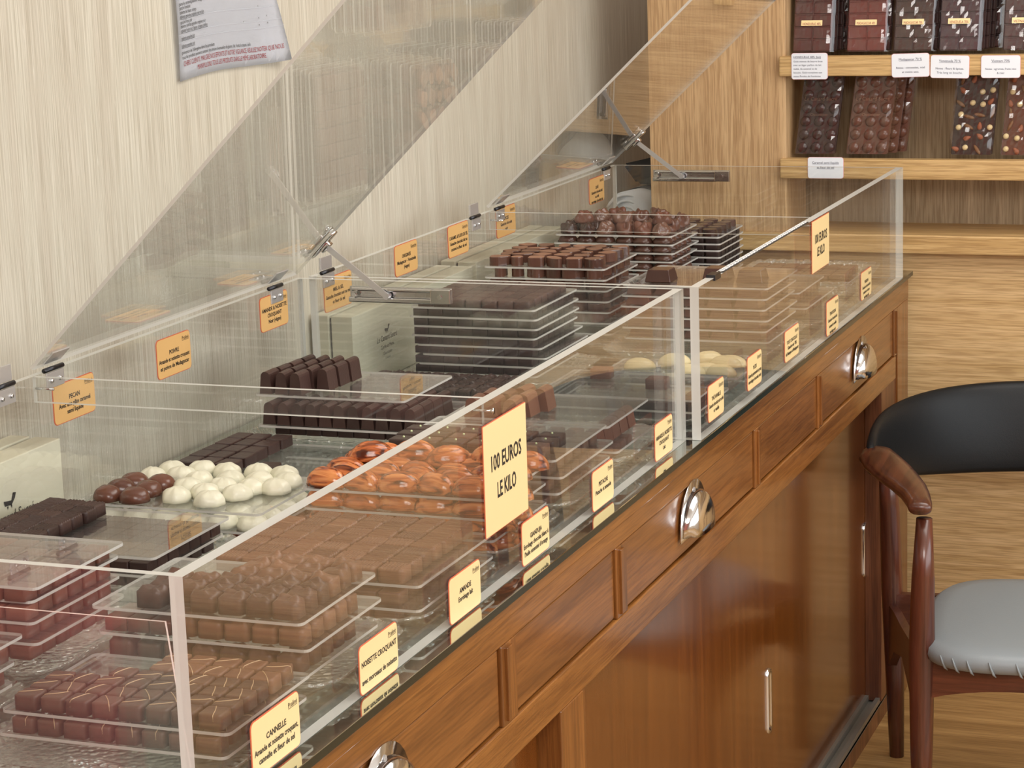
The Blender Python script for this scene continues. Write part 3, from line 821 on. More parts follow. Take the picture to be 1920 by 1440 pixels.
def drizzle(w, d, h, ang, off, bend):
    bm = bmesh.new(); pts = []
    c, s = math.cos(ang), math.sin(ang)
    nx, ny = -s, c
    L_ = 0.5*min(w/max(abs(c), 1e-3), d/max(abs(s), 1e-3)) if abs(c) > 1e-3 and abs(s) > 1e-3 else 0.5*(w if abs(c) > 0.5 else d)
    m = 9
    for i in range(m):
        t = -1+2*i/(m-1); q = off + bend*(t*t)
        x, y = c*L_*t + nx*q, s*L_*t + ny*q
        x = max(-w/2, min(w/2, x)); y = max(-d/2, min(d/2, y))
        pts.append((x, y, h+0.0003 - (0.0016 if abs(t) > 0.95 else 0)))
    pts = [(pts[0][0]*1.02, pts[0][1]*1.02, h*0.55)] + pts + [(pts[-1][0]*1.02, pts[-1][1]*1.02, h*0.5)]
    tube(bm, pts, 0.0005, 6)
    return bm
for i in range(5):
    a, of, be = [(0.5, 0.002, 0.002), (1.9, -0.001, 0.001), (0.35, -0.004, 0.003), (1.2, 0.003, -0.002), (2.2, 0.0, 0.001)][i]
    for nm_, mt in (('d', c_mid), ('m', c_milk)):
        proto('driz_%s%d' % (nm_, i), hf(0.0275, 0.0275, 0.0165, 6, 0.0028, None, 0.02, 0.0002, i), mt, True, [('drizzle', drizzle(0.0275, 0.0275, 0.0165, a, of, be), cream, True)])
for i in range(4):
    proto('roche_d%d' % i, hf(0.0315, 0.0282, 0.0190, 10, 0.0036, rough_top(i+3, 0.0040), 0.03, 0.0003, i), c_mid, True)
    proto('roche_m%d' % i, hf(0.0315, 0.0282, 0.0190, 10, 0.0036, rough_top(i+13, 0.0036), 0.03, 0.0003, i), c_milk, True)
    proto('ridge_m%d' % i, hf(0.0350, 0.0318, 0.0180, 22, 0.0036, lambda u, v, q=i: 1.35*ridges(u, v) if q % 2 else ridges(v, u)*0.8+0.3*ridges(u, v), 0.01, 0.00015, i), c_milk, True)
    proto('ridge_d%d' % i, hf(0.0300, 0.0300, 0.0165, 22, 0.0026, lambda u, v, q=i: 1.3*ridges(u, v) if q % 2 else 1.3*ridges(v, u), 0.01, 0.00015, i), c_dark, True)
    proto('spark%d' % i, hf(0.024, 0.024, 0.013, 8, 0.002, rough_top(i+31, 0.0018), 0.01, 0.0007, i), c_dark, False)
    proto('lump%d' % i, dome(0.0225, 0.0195, 0.024, 10, 24, 0, 0, 0.34, i+2, 2.2), c_lump if i % 2 else c_dome, True)
    proto('lumpd%d' % i, dome(0.021, 0.018, 0.021, 10, 24, 0, 0, 0.34, i+9, 2.2), c_glossd, True)
    proto('dome_w%d' % i, dome(0.0222, 0.0205, 0.0195, 10, 30, 7, 0.035, 0.05, i+4, 2.8), c_white, True)
    proto('dome_m%d' % i, dome(0.0222, 0.0205, 0.0205, 10, 24, 5, 0.02, 0.03, i+6, 2.8), c_dome, True)
    proto('darklump%d' % i, dome(0.016, 0.015, 0.015, 7, 16, 0, 0, 0.25, i+20, 2.3), c_red, True)
proto('sq_dark', hf(0.027, 0.027, 0.0135, 4, 0.0012, None, 0.0, 0.0001), c_dark, False)
proto('sq_grainb', hf(0.0300, 0.0320, 0.0140, 8, 0.0025, lambda u, v: 0.0005*math.sin(u*700)*math.sin(v*600), 0.0, 0.0004), c_grain, True)
proto('sq_long', hf(0.0305, 0.0375, 0.0155, 4, 0.0022, None, 0.0, 0.0001), c_dark, False)
proto('sq_grain', hf(0.0285, 0.0285, 0.0125, 8, 0.0015, lambda u, v: 0.0004*math.sin(u*700)*math.sin(v*600), 0.0, 0.0003), c_darker, True)
proto('sq_red', hf(0.029, 0.029, 0.0155, 4, 0.0022, None, 0.01, 0.0001), c_red, True)
proto('sq_mid', hf(0.030, 0.030, 0.0150, 4, 0.0022, None, 0.01, 0.0001), c_mid, True)
def dotbm():
    bm = bmesh.new(); bmesh.ops.create_icosphere(bm, subdivisions=1, radius=0.0019); bmesh.ops.translate(bm, verts=bm.verts, vec=(0.001, 0.001, 0.0175)); return bm
proto('sq_dot', hf(0.036, 0.030, 0.0165, 4, 0.0024, None, 0.01, 0.0001), c_dark, True, [('sugar_pearl', dotbm(), pist, True)])
proto('sq_dotm', hf(0.036, 0.030, 0.0165, 4, 0.0024, None, 0.01, 0.0001), c_mid, True, [('sugar_pearl', dotbm(), pist, True)])
proto('bar_d', prism(0.0225, 0.0160, 0.036, 0.036), c_dark)
proto('bar_m', prism(0.0290, 0.0200, 0.036, 0.040), choc('bar_milk_chocolate', hexc(116, 78, 60), 0.35))
proto('bar_r', prism(0.0290, 0.0200, 0.030, 0.034), c_red)
proto('shell_o', dome(0.032, 0.0195, 0.0255, 10, 24, 16, 0.06, 0, 1, 2.2, True), c_or, True)
proto('shell_p', dome(0.030, 0.0180, 0.0195, 10, 24, 12, 0.04, 0, 1, 2.2, True), c_almond, True)
proto('shell_d', dome(0.0225, 0.019, 0.0155, 9, 22, 12, 0.05, 0, 1, 2.2, True), c_gloss, True)
proto('gem', frustum(0.052, 0.042, 0.0235), c_glossd)
proto('gem_m', frustum(0.050, 0.041, 0.0165), c_gloss)
proto('rnd0', wavy(0.0125, 0.0125, 0.0175, 0, 0), [c_gloss, c_cut])
proto('rnd1', wavy(0.0215, 0.0165, 0.0175, 3, 0.12), [c_gloss, c_cut])
proto('rnd2', wavy(0.0180, 0.0180, 0.0175, 4, 0.10), [c_gloss, c_cut])
proto('rnd3', wavy(0.0225, 0.0135, 0.0175, 2, 0.08), [c_gloss, c_cut])
proto('cyl_d', wavy(0.0165, 0.0165, 0.0145, 0, 0), [c_glossd, c_glossd])

def tray(x0, x1, y0, y1, z, label, th=0.0035, rot=0.0, group='clear trays'):
    bm = bmesh.new(); w, d = x1-x0, y1-y0
    cx, cy = (x0+x1)/2, (y0+y1)/2
    c, s = math.cos(rot), math.sin(rot)
    plate(bm, rrect(w, d, 0.008, 4), z, z+th, lambda u, v, q: Vector((cx+u*c-v*s, cy+u*s+v*c, q)), 0, 1)
    return tagp(mesh('acrylic_tray', bm, [acry_tray, tedge], None, (cx, cy, z)), label, 'tray', 'clear acrylic serving trays')
def platter(x0, x1, y0, y1, label, h=0.030, z=T+0.0006):
    bm = bmesh.new(); cx, cy = (x0+x1)/2, (y0+y1)/2; w, d = x1-x0, y1-y0
    n = 9; rings = []
    ol = rrect(1, 1, 0.2, n)
    prof = [(0.70, 0.0), (0.78, 0.001), (0.84, 0.010), (0.90, h*0.55), (0.97, h*0.85), (1.0, h), (0.985, h+0.0025), (0.93, h*0.80), (0.85, 0.012), (0.80, 0.005), (0.70, 0.004)]
    base = rrect(w, d, 0.045, 12)
    # resample outline for scallops
    pts = []
    m = len(base)
    for i in range(m):
        a, b = Vector(base[i]), Vector(base[(i+1) % m]); k = max(1, int((b-a).length/0.0052))
        for j in range(k): pts.append(a.lerp(b, j/k))
    m = len(pts); sc = max(1, int(m*0.0052/0.026))
    for q, (s, zz) in enumerate(prof):
        row = []
        for i, p in enumerate(pts):
            t = abs(math.sin(PI*sc*i/m))
            am = max(0, (s-0.84)/0.16)
            off = 0.04*am*(t-0.6)
            L0 = 1-(1-s)*1.0
            inset = (1-s)*0.12
            x = p.x - math.copysign(min(abs(p.x), inset), p.x) + p.x*off*0.5; y = p.y - math.copysign(min(abs(p.y), inset), p.y) + p.y*off*0.5
            row.append(bm.verts.new((cx+x, cy+y, z + zz + (0.0028*(t-0.5)*am if zz > 0.01 else 0))))
        rings.append(row)
    for q in range(len(rings)-1):
        for i in range(m): bm.faces.new((rings[q][i], rings[q][(i+1) % m], rings[q+1][(i+1) % m], rings[q+1][i]))
    bm.faces.new(rings[0][::-1]); bm.faces.new(rings[-1])
    return tagp(mesh('crystal_platter', bm, crystal, None, (cx, cy, z), True), label, 'platter', 'pressed crystal platters')
def layer(keys, x0, x1, y0, y1, z, nx, ny, label, group, mode='all', jit=0.0006, rj=0.03, cat='chocolate', rz=0.0, skip=None, name='chocolate', fy=None):
    """grid of pieces over a footprint; mode edge = front two rows and the right column only"""
    for j in range(ny):
        for i in range(nx):
            if mode == 'edge' and not (j == 0 or i == nx-1): continue
            if mode == 'edge2' and not (j <= 1 or i >= nx-2): continue
            if skip and skip(i, j): continue
            x = x0 + (i+0.5)*(x1-x0)/nx + random.uniform(-jit, jit); y = y0 + (j+0.5)*(y1-y0)/ny + random.uniform(-jit, jit)
            k = keys(i, j) if callable(keys) else random.choice(keys)
            put(k, name, x, y, z, rz + random.uniform(-rj, rj), label, cat, group)
ORD = ['topmost', 'second from top', 'third from top', 'fourth from top', 'fifth from top', 'sixth from top', 'seventh from top', 'eighth from top']
TH = 0.0037

# A: drizzled squares behind the CANNELLE card -------------------------------------------------
platter(-0.325, -0.018, 0.045, 0.30, 'crystal platter with scalloped rim behind the CANNELLE card', 0.012)
nA = 'pile behind the CANNELLE card'
tray(-0.305, -0.033, 0.13, 0.325, T+0.040, 'clear acrylic tray, topmost in the '+nA)
tray(-0.305, -0.033, 0.12, 0.315, T+0.018, 'clear acrylic tray, second from top in the '+nA)
def kA(i, j):
    return ('driz_m%d' if (j >= 5 or (j == 4 and i >= 5)) else 'driz_d%d') % random.randrange(5)
layer(lambda i, j: 'driz_d%d' % random.randrange(5), -0.292, -0.042, 0.134, 0.247, T+0.0435, 8, 4, 'dark square chocolate with cream drizzle on the top tray behind the CANNELLE card', 'dark drizzled squares, top tray', jit=0.001, rz=0.05, name='drizzled_chocolate', skip=lambda i, j: j == 3 and i < 2)
layer(lambda i, j: 'driz_m%d' % random.randrange(5), -0.196, -0.042, 0.249, 0.308, T+0.0435, 5, 2, 'milk square chocolate with cream drizzle, far rows of the tray behind the CANNELLE card', 'milk drizzled squares, top tray', jit=0.001, rz=0.05, name='drizzled_chocolate')
layer(lambda i, j: 'driz_d%d' % random.randrange(5), -0.292, -0.042, 0.124, 0.30, T+0.0213, 8, 6, 'dark drizzled square under the top tray behind the CANNELLE card', 'dark drizzled squares, second layer', 'edge', name='drizzled_chocolate')
layer(['sq_mid'], -0.285, -0.048, 0.118, 0.29, T+0.0055, 7, 5, 'dark square chocolate lying in the platter behind the CANNELLE card', 'squares in the CANNELLE platter', 'edge', name='square_chocolate') if False else None

# B: nutty squares behind the NOISETTE CROQUANT card -------------------------------------------
platter(-0.325, -0.018, 0.33, 0.575, 'crystal platter with scalloped rim behind the NOISETTE CROQUANT card', 0.022)
nB = 'pile behind the NOISETTE card'
for k, (z, dx) in enumerate(((0.090, 0), (0.060, 0.006), (0.028, 0.0))):
    tray(-0.318+dx, -0.050+dx, 0.34, 0.545, T+z, 'clear acrylic tray, %s in the %s' % (ORD[k], nB))
layer(lambda i, j: 'roche_d%d' % random.randrange(4), -0.264, -0.058, 0.347, 0.438, T+0.0935, 6, 3, 'dark nut-studded chocolate square on the top tray of the NOISETTE pile', 'dark nutty squares, top tray', name='nutty_chocolate', skip=lambda i, j: (i == 1 and j == 0))
layer(lambda i, j: 'roche_m%d' % random.randrange(4), -0.194, -0.058, 0.438, 0.528, T+0.0935, 4, 3, 'pale milk nut-studded square, far rows of the NOISETTE pile top tray', 'milk nutty squares, top tray', name='nutty_chocolate')
layer(lambda i, j: 'roche_m%d' % random.randrange(4), -0.222, -0.052, 0.347, 0.50, T+0.0635, 5, 5, 'milk nut-studded square under the top tray of the NOISETTE pile', 'milk nutty squares, second layer', 'edge', name='nutty_chocolate')
layer(['sq_red'], -0.305, -0.218, 0.347, 0.50, T+0.0635, 3, 5, 'reddish square chocolate at the left of the NOISETTE pile, second layer', 'reddish squares, NOISETTE pile', 'edge2', name='square_chocolate')
layer(lambda i, j: 'roche_d%d' % random.randrange(4), -0.305, -0.056, 0.347, 0.50, T+0.0315, 7, 5, 'dark nut-studded square in the third layer of the NOISETTE pile', 'dark nutty squares, third layer', 'edge', name='nutty_chocolate')

# C: combed milk squares behind the AMANDE card -------------------------------------------------
platter(-0.325, -0.018, 0.59, 0.875, 'crystal platter with scalloped rim behind the AMANDE card', 0.018)
nC = 'pile behind the AMANDE card'
tray(-0.325, -0.030, 0.62, 0.865, T+0.052, 'clear acrylic tray, topmost in the '+nC)
tray(-0.320, -0.022, 0.60, 0.850, T+0.028, 'clear acrylic tray, second from top in the '+nC)
layer(lambda i, j: 'ridge_m%d' % random.randrange(4), -0.312, -0.052, 0.622, 0.858, T+0.0555, 7, 7, 'milk chocolate square with combed ridges on the top tray behind the AMANDE card', 'combed milk squares, top tray', name='ridged_chocolate', jit=0.0012, rj=0.07, skip=lambda i, j: j == 6 and i < 1)
layer(['sq_mid'], -0.312, -0.052, 0.61, 0.84, T+0.0315, 8, 7, 'milk square chocolate under the top tray behind the AMANDE card', 'milk squares, second layer', 'edge', name='square_chocolate')
layer(['sq_mid'], -0.300, -0.058, 0.61, 0.83, T+0.0075, 7, 6, 'milk square chocolate lying in the platter behind the AMANDE card', 'milk squares, in the platter', 'edge', name='square_chocolate')

# D: orange shells behind the GIANDUJA card ------------------------------------------------------
platter(-0.335, -0.018, 0.885, 1.125, 'crystal platter behind the GIANDUJA card under orange shells', 0.02)
nD = 'pile of orange shells'
for k, z in enumerate((0.084, 0.058, 0.030)):
    tray(-0.328+0.002*k, -0.045, 0.912-0.004*k, 1.118, T+z, 'clear acrylic tray, %s in the %s' % (ORD[k], nD))
def shells(z, mode, label, group, rows):
    for j in range(rows):
        for i in range(5):
            if mode == 'edge' and not (j == 0 or i == 4): continue
            x = -0.322 + (i+0.5)*0.274/5 + (0.012 if j % 2 else -0.006) + random.uniform(-0.003, 0.003)
            y = 0.935 + j*0.030 + random.uniform(-0.002, 0.002)
            o = put('shell_o', 'shell_chocolate', x, y, z, random.uniform(-0.35, 0.25), label, 'chocolate', group)
shells(T+0.0875, 'all', 'glossy orange marbled shell chocolate on the topmost tray of orange shells', 'orange shells, top tray', 6)
for i in range(4):
    put('shell_o', 'shell_chocolate', -0.27+i*0.058, 1.02+0.02*(i % 2), T+0.106, random.uniform(0.2, 0.7), 'glossy orange marbled shell lying on top of the other orange shells', 'chocolate', 'orange shells, heaped on top')
shells(T+0.0615, 'edge', 'orange marbled shell chocolate in the second layer of orange shells', 'orange shells, second layer', 5)
shells(T+0.0335, 'edge', 'orange marbled shell chocolate in the third layer of orange shells', 'orange shells, third layer', 5)
shells(T+0.0085, 'edge', 'orange marbled shell chocolate in the crystal platter under the orange pile', 'orange shells, in the platter', 5)

# E: dotted squares behind the PISTACHE card -----------------------------------------------------
platter(-0.325, -0.018, 1.135, 1.375, 'crystal platter behind the PISTACHE card', 0.02)
nE = 'pile behind the PISTACHE card'
for k, (z, dx) in enumerate(((0.084, 0), (0.060, 0.01), (0.036, 0.004))):
    tray(-0.315+dx, -0.040+dx, 1.138, 1.375, T+z, 'clear acrylic tray, %s in the %s' % (ORD[k], nE))
layer(lambda i, j: 'sq_dot' if random.random() < 0.7 else 'sq_dotm', -0.305, -0.055, 1.142, 1.245, T+0.0875, 6, 3, 'dark square chocolate topped by one pale sugar pearl, behind the PISTACHE card', 'pearl-topped squares', name='dotted_chocolate', jit=0.002)
layer(['sq_mid'], -0.300, -0.048, 1.142, 1.36, T+0.0635, 7, 6, 'plain brown square under the top tray behind the PISTACHE card', 'brown squares, second layer', 'edge', name='square_chocolate')
layer(['sq_mid'], -0.300, -0.052, 1.142, 1.36, T+0.0395, 7, 6, 'plain brown square in the third layer behind the PISTACHE card', 'brown squares, third layer', 'edge', name='square_chocolate')
layer(['sq_mid'], -0.295, -0.058, 1.148, 1.35, T+0.012, 7, 6, 'plain brown square in the platter behind the PISTACHE card', 'brown squares, in the platter', 'edge', name='square_chocolate')

# F: milk bars beside E ---------------------------------------------------------------------------
platter(-0.325, -0.018, 1.385, 1.63, 'crystal platter under milk bars, last before the joint', 0.026)
tray(-0.318, -0.045, 1.388, 1.60, T+0.076, 'clear acrylic tray carrying tall milk bars beside the pearl-topped squares')
tray(-0.318, -0.030, 1.388, 1.57, T+0.038, 'clear acrylic tray under the reddish bars beside the pearl-topped squares')
for i, (dx, dy) in enumerate(((0, 0), (1, 0), (2, 0), (0.2, 1), (1.2, 1), (2.2, 1), (1.6, 2), (2.6, 2))):
    put('bar_m', 'bar_chocolate', -0.265+dx*0.031, 1.405+dy*0.042, T+0.0795, random.uniform(-0.08, 0.08), 'tall round-topped milk chocolate bar standing on the tray by the pearl-topped squares', 'chocolate', 'tall milk bars')
layer(['bar_r'], -0.310, -0.060, 1.392, 1.58, T+0.0415, 8, 5, 'reddish round-topped bar under the milk bars tray', 'reddish bars, second layer', 'edge', name='bar_chocolate')
layer(['sq_red'], -0.300, -0.060, 1.40, 1.56, T+0.014, 8, 5, 'reddish block in the platter below the milk bars', 'reddish blocks in platter', 'edge', name='square_chocolate')

# G0: pile at the near back corner ------------------------------------------------------------------
platter(-0.665, -0.345, 0.02, 0.27, 'crystal platter in the back corner by the red tinted end pane', 0.02)
tray(-0.645, -0.355, 0.03, 0.262, T+0.078, 'clear acrylic tray topmost over orange-brown blocks in the near back corner')
tray(-0.645, -0.360, 0.03, 0.250, T+0.050, 'clear acrylic tray between orange-brown blocks in the near back corner')
layer(['sq_red'], -0.640, -0.368, 0.035, 0.25, T+0.0535, 9, 7, 'orange-brown square chocolate in the near back corner, upper layer', 'orange-brown squares, upper', 'edge2', name='square_chocolate')
layer(['sq_red'], -0.640, -0.372, 0.035, 0.245, T+0.028, 9, 7, 'orange-brown square chocolate in the near back corner, lower layer', 'orange-brown squares, lower', 'edge', name='square_chocolate')
tray(-0.64, -0.365, 0.032, 0.25, T+0.0245, 'clear acrylic tray lowest in the near back corner')

# G: brown squares pile, empty top tray --------------------------------------------------------------
platter(-0.665, -0.345, 0.285, 0.535, 'crystal platter under the tall pile topped by an empty tray', 0.024)
nG = 'brown pile with empty top tray'
for k, (z, dx, dy) in enumerate(((0.118, 0, 0), (0.096, -0.018, 0.016), (0.074, -0.012, 0.006), (0.052, -0.004, 0.0))):
    tray(-0.640+dx, -0.363+dx, 0.303+dy, 0.502+dy, T+z, 'clear acrylic tray, %s in the %s' % (ORD[k], nG))
for k, z in enumerate((0.0995, 0.0775, 0.0555)):
    layer(['sq_red'], -0.640, -0.385, 0.312, 0.505, T+z, 8, 6, 'brown square chocolate, %s layer of the brown pile with empty top tray' % ('upper', 'middle', 'lower')[k], 'brown squares, layer %d' % (k+1), 'all' if k == 0 else 'edge', name='square_chocolate')
layer(['sq_red'], -0.630, -0.385, 0.315, 0.49, T+0.03, 8, 6, 'brown square chocolate in the platter of the brown pile', 'brown squares, platter', 'edge', name='square_chocolate')

# I: dark ridged squares -------------------------------------------------------------------------------
platter(-0.665, -0.365, 0.60, 0.86, 'crystal platter under dark ridged squares by the lettered white box', 0.026)
nI = 'pile of dark ridged squares'
tray(-0.662, -0.394, 0.618, 0.828, T+0.062, 'clear acrylic tray, topmost in the '+nI)
tray(-0.662, -0.400, 0.612, 0.820, T+0.040, 'clear acrylic tray, second from top in the '+nI)
layer(lambda i, j: 'ridge_d%d' % random.randrange(4), -0.662, -0.566, 0.622, 0.80, T+0.0655, 3, 6, 'dark combed square chocolate heaped on the half empty tray', 'dark combed squares, top tray', name='ridged_chocolate', jit=0.0015)
layer(['sq_dark'], -0.655, -0.405, 0.62, 0.82, T+0.0435, 9, 7, 'dark plain square showing through the half empty top tray', 'dark squares under half empty tray', 'all', name='square_chocolate')
layer(['sq_dark'], -0.650, -0.41, 0.62, 0.81, T+0.0245, 8, 6, 'dark plain square in the lowest layer under the half empty tray', 'dark squares, lowest layer', 'edge', name='square_chocolate')

# J: ivory and milk domes --------------------------------------------------------------------------------
platter(-0.665, -0.355, 0.865, 1.10, 'crystal platter under ivory domes', 0.02)
tray(-0.645, -0.372, 0.868, 1.075, T+0.055, 'clear acrylic tray carrying ivory and milk domes on top')
tray(-0.645, -0.372, 0.868, 1.070, T+0.028, 'clear acrylic tray under the lower ivory domes')
dj = [(0, 0, 'm'), (1, 0, 'm'), (0, 1, 'm'), (1, 1, 'm'), (0, 2, 'm'), (1, 2, 'm'), (2.3, 0.5, 'w'), (3.6, 0.25, 'w'), (3.0, 1.2, 'w'), (4.1, 1.35, 'w'), (2.1, 1.8, 'w'), (3.2, 2.2, 'w'), (4.2, 2.3, 'w'), (5.0, 2.5, 'w'), (2.0, 2.9, 'w'), (3.0, 3.2, 'w'), (4.0, 3.4, 'w'), (5.0, 3.5, 'w'), (0.2, 3.0, 'w'), (1.1, 3.4, 'w'), (0.4, 4.1, 'w'), (1.4, 4.4, 'w'), (2.4, 4.3, 'w'), (3.5, 4.5, 'w'), (4.5, 4.4, 'w')]
for a, b, k in dj:
    x, y = -0.622 + a*0.0435, 0.891 + b*0.0375
    put('dome_%s%d' % (k, random.randrange(4)), 'dome_chocolate', x, y, T+0.0587, random.uniform(0, 6),
        'glossy milk chocolate dome on the tray of ivory domes' if k == 'm' else 'ivory white grooved dome on the upper domes tray', 'chocolate', 'milk domes' if k == 'm' else 'ivory domes, upper tray')
for i in range(6):
    for j in range(4):
        if j > 0 and i < 4 and (i+j) % 3: continue
        put('dome_w%d' % random.randrange(4), 'dome_chocolate', -0.620+i*0.045, 0.892+j*0.045, T+0.0317, random.uniform(0, 6), 'ivory white dome showing below the upper domes tray', 'chocolate', 'ivory domes, lower tray')
for j in range(6):
    for i in range(3):
        put('darklump%d' % random.randrange(4), 'cluster_chocolate', -0.42+i*0.029, 0.885+j*0.033, T+0.0115, random.uniform(0, 6), 'small rough reddish cluster in the platter under ivory domes', 'chocolate', 'reddish clusters')

# K: flat dark squares -------------------------------------------------------------------------------------
tray(-0.665, -0.37, 1.115, 1.360, T+0.030, 'clear acrylic tray holding flat dark squares, in front of the long dark bars')
platter(-0.66, -0.375, 1.12, 1.335, 'crystal platter under the flat dark squares tray', 0.024)
layer(['sq_long'], -0.660, -0.560, 1.150, 1.356, T+0.0335, 3, 5, 'flat dark square chocolate on the tray before the long dark bars', 'flat dark squares', name='square_chocolate', jit=0.0018, rz=-0.04)
put('sq_long', 'square_chocolate', -0.508, 1.165, T+0.0335, 0.12, 'single flat dark square lying apart from the others on its tray', 'chocolate')

# L: long dark bars --------------------------------------------------------------------------------------------
platter(-0.668, -0.335, 1.365, 1.625, 'crystal platter with scalloped green-grey rim under the long dark bars', 0.036)
nL = 'pile of long dark bars'
tray(-0.648, -0.385, 1.400, 1.605, T+0.098, 'clear acrylic tray, topmost in the '+nL)
tray(-0.628, -0.345, 1.365, 1.60, T+0.056, 'clear acrylic tray, second from top in the '+nL)
for i in range(4):
    for j in range(4):
        if i == 3 and j in (0,): continue
        put('bar_d', 'bar_chocolate', -0.630+i*0.0265+j*0.003, 1.424+j*0.039, T+0.1015, random.uniform(-0.06, 0.06), 'round-topped dark bar on the topmost tray by the divider', 'chocolate', 'dark bars, top tray')
layer(['bar_d'], -0.622, -0.352, 1.372, 1.60, T+0.0595, 11, 6, 'tall dark bar in the row below the topmost bars tray', 'dark bars, second layer', 'edge2', name='bar_chocolate', rj=0.01, jit=0.0004, skip=lambda i, j: (j > 3 and i > 8))
layer(['sq_dark'], -0.61, -0.36, 1.385, 1.60, T+0.040, 9, 6, 'dark block under the long dark bars, inside the crystal platter', 'dark blocks under the bars', 'edge', name='square_chocolate')

# N: sprinkled squares in the far case -----------------------------------------------------------------------------
platter(-0.650, -0.34, 1.672, 1.905, 'crystal platter of sparkling dark squares just past the divider', 0.020)
tray(-0.645, -0.36, 1.68, 1.895, T+0.026, 'clear acrylic tray under the sparkling dark squares')
layer(lambda i, j: 'spark%d' % random.randrange(4), -0.645, -0.365, 1.745, 1.89, T+0.0295, 11, 5, 'small sparkling dark square with sugar grains past the divider', 'sparkling dark squares', name='sprinkled_chocolate', jit=0.001, rj=0.08)

# M: tall dark pile -----------------------------------------------------------------------------------------------------
nM = 'tall dark pile on the far case back row'
platter(-0.640, -0.315, 1.915, 2.19, 'crystal platter under the tall dark pile', 0.022)
zM = [0.150-0.0172*k for k in range(8)]
for k, z in enumerate(zM):
    dx = (0, 0.003, 0.004, 0.0, 0.010, 0.020, 0.012, 0.0)[k]
    tray(-0.603+dx-(0.006 if k == 1 else 0), -0.362+dx, 1.934, 2.170, T+z, 'clear acrylic tray, %s in the tall dark pile' % ORD[k])
    if k == 0:
        layer(['sq_grainb'], -0.590, -0.372, 1.936, 2.14, T+z+TH, 7, 6, 'dark grained square on the topmost tray of the tall dark pile', 'grained dark squares, top tray', name='square_chocolate')
    else:
        layer(['sq_grain'], -0.598, -0.368, 1.937, 2.165, T+z+TH, 8, 8, 'dark grained square in the %s tray of the tall dark pile' % ORD[k], 'grained dark squares, layer %d' % (k+1), 'edge', name='square_chocolate')

# X: assorted cut rounds ---------------------------------------------------------------------------------------------------
platter(-0.645, -0.340, 2.34, 2.60, 'crystal platter under the assorted round and wavy chocolates', 0.012)
zX = [0.150-0.0215*k for k in range(7)]
for k, z in enumerate(zX):
    tray(-0.640, -0.385+0.002*k, 2.395, 2.61, T+z, 'clear acrylic tray, %s in the pile of rounds and waves' % ORD[k])
    if k < 3:
        layer(['rnd0', 'rnd1', 'rnd2', 'rnd3', 'rnd1', 'rnd2'], -0.635, -0.395, 2.398, 2.60, T+z+TH, 6, 5, 'glossy round or wavy chocolate on the %s tray of the rounds pile' % ORD[k], 'rounds and waves, layer %d' % (k+1), 'all' if k == 0 else 'edge', name='round_chocolate', rj=1.5, jit=0.003)
    elif k < 6:
        layer(['cyl_d', 'rnd2'], -0.635, -0.395, 2.398, 2.60, T+z+TH, 7, 6, 'dark glossy round in the %s layer of the rounds pile' % ORD[k], 'rounds and waves, layer %d' % (k+1), 'edge', name='round_chocolate', rj=1.5)

# Y: lumpy clusters ------------------------------------------------------------------------------------------------------------
zY = [0.150-0.0185*k for k in range(8)]
for k, z in enumerate(zY):
    tray(-0.650+(0.0 if k != 1 else -0.004), -0.384+0.002*(k % 3), 2.845, 3.045, T+z, 'clear acrylic tray, %s in the lumpy cluster pile' % ORD[k])
    if k == 0:
        layer(lambda i, j: ('lumpd%d' if i < 2 else 'lump%d') % random.randrange(4), -0.648, -0.392, 2.85, 3.04, T+z+TH, 6, 5, 'glossy lumpy nut cluster on the topmost tray of clusters', 'lumpy clusters, top tray', name='cluster_chocolate', rj=3, jit=0.003)
        for q in range(7):
            put('lump%d' % (q % 4), 'cluster_chocolate', -0.60+q*0.030, 2.90+0.03*(q % 3), T+z+TH+0.019, q*1.1, 'glossy lumpy nut cluster heaped above the other clusters', 'chocolate', 'lumpy clusters, heaped')
    elif k < 7:
        layer(['shell_d'], -0.648, -0.390, 2.85, 3.03, T+z+TH, 6, 5, 'ribbed oval chocolate in the %s tray of the cluster pile' % ORD[k], 'ribbed ovals, layer %d' % (k+1), 'edge', name='oval_chocolate', jit=0.002, rj=0.2)

# Z: dark rounds pile beside the clusters -------------------------------------------------------------------------------------------
zZ = [0.118-0.0150*k for k in range(7)]
for k, z in enumerate(zZ):
    tray(-0.600, -0.338+0.001*(k % 2), 3.058, 3.262, T+z, 'clear acrylic tray, %s in the dark pile at the far end' % ORD[k])
    if k == 0:
        layer(['cyl_d'], -0.595, -0.345, 3.062, 3.255, T+z+TH, 6, 5, 'dark round chocolate on the topmost tray at the far end', 'dark rounds, top tray', name='round_chocolate')
    else:
        layer(['sq_grain'], -0.595, -0.343, 3.062, 3.255, T+z+TH-0.0012, 8, 6, 'dark square in the %s tray of the far end pile' % ORD[k], 'far end dark squares, layer %d' % (k+1), 'edge', name='square_chocolate')

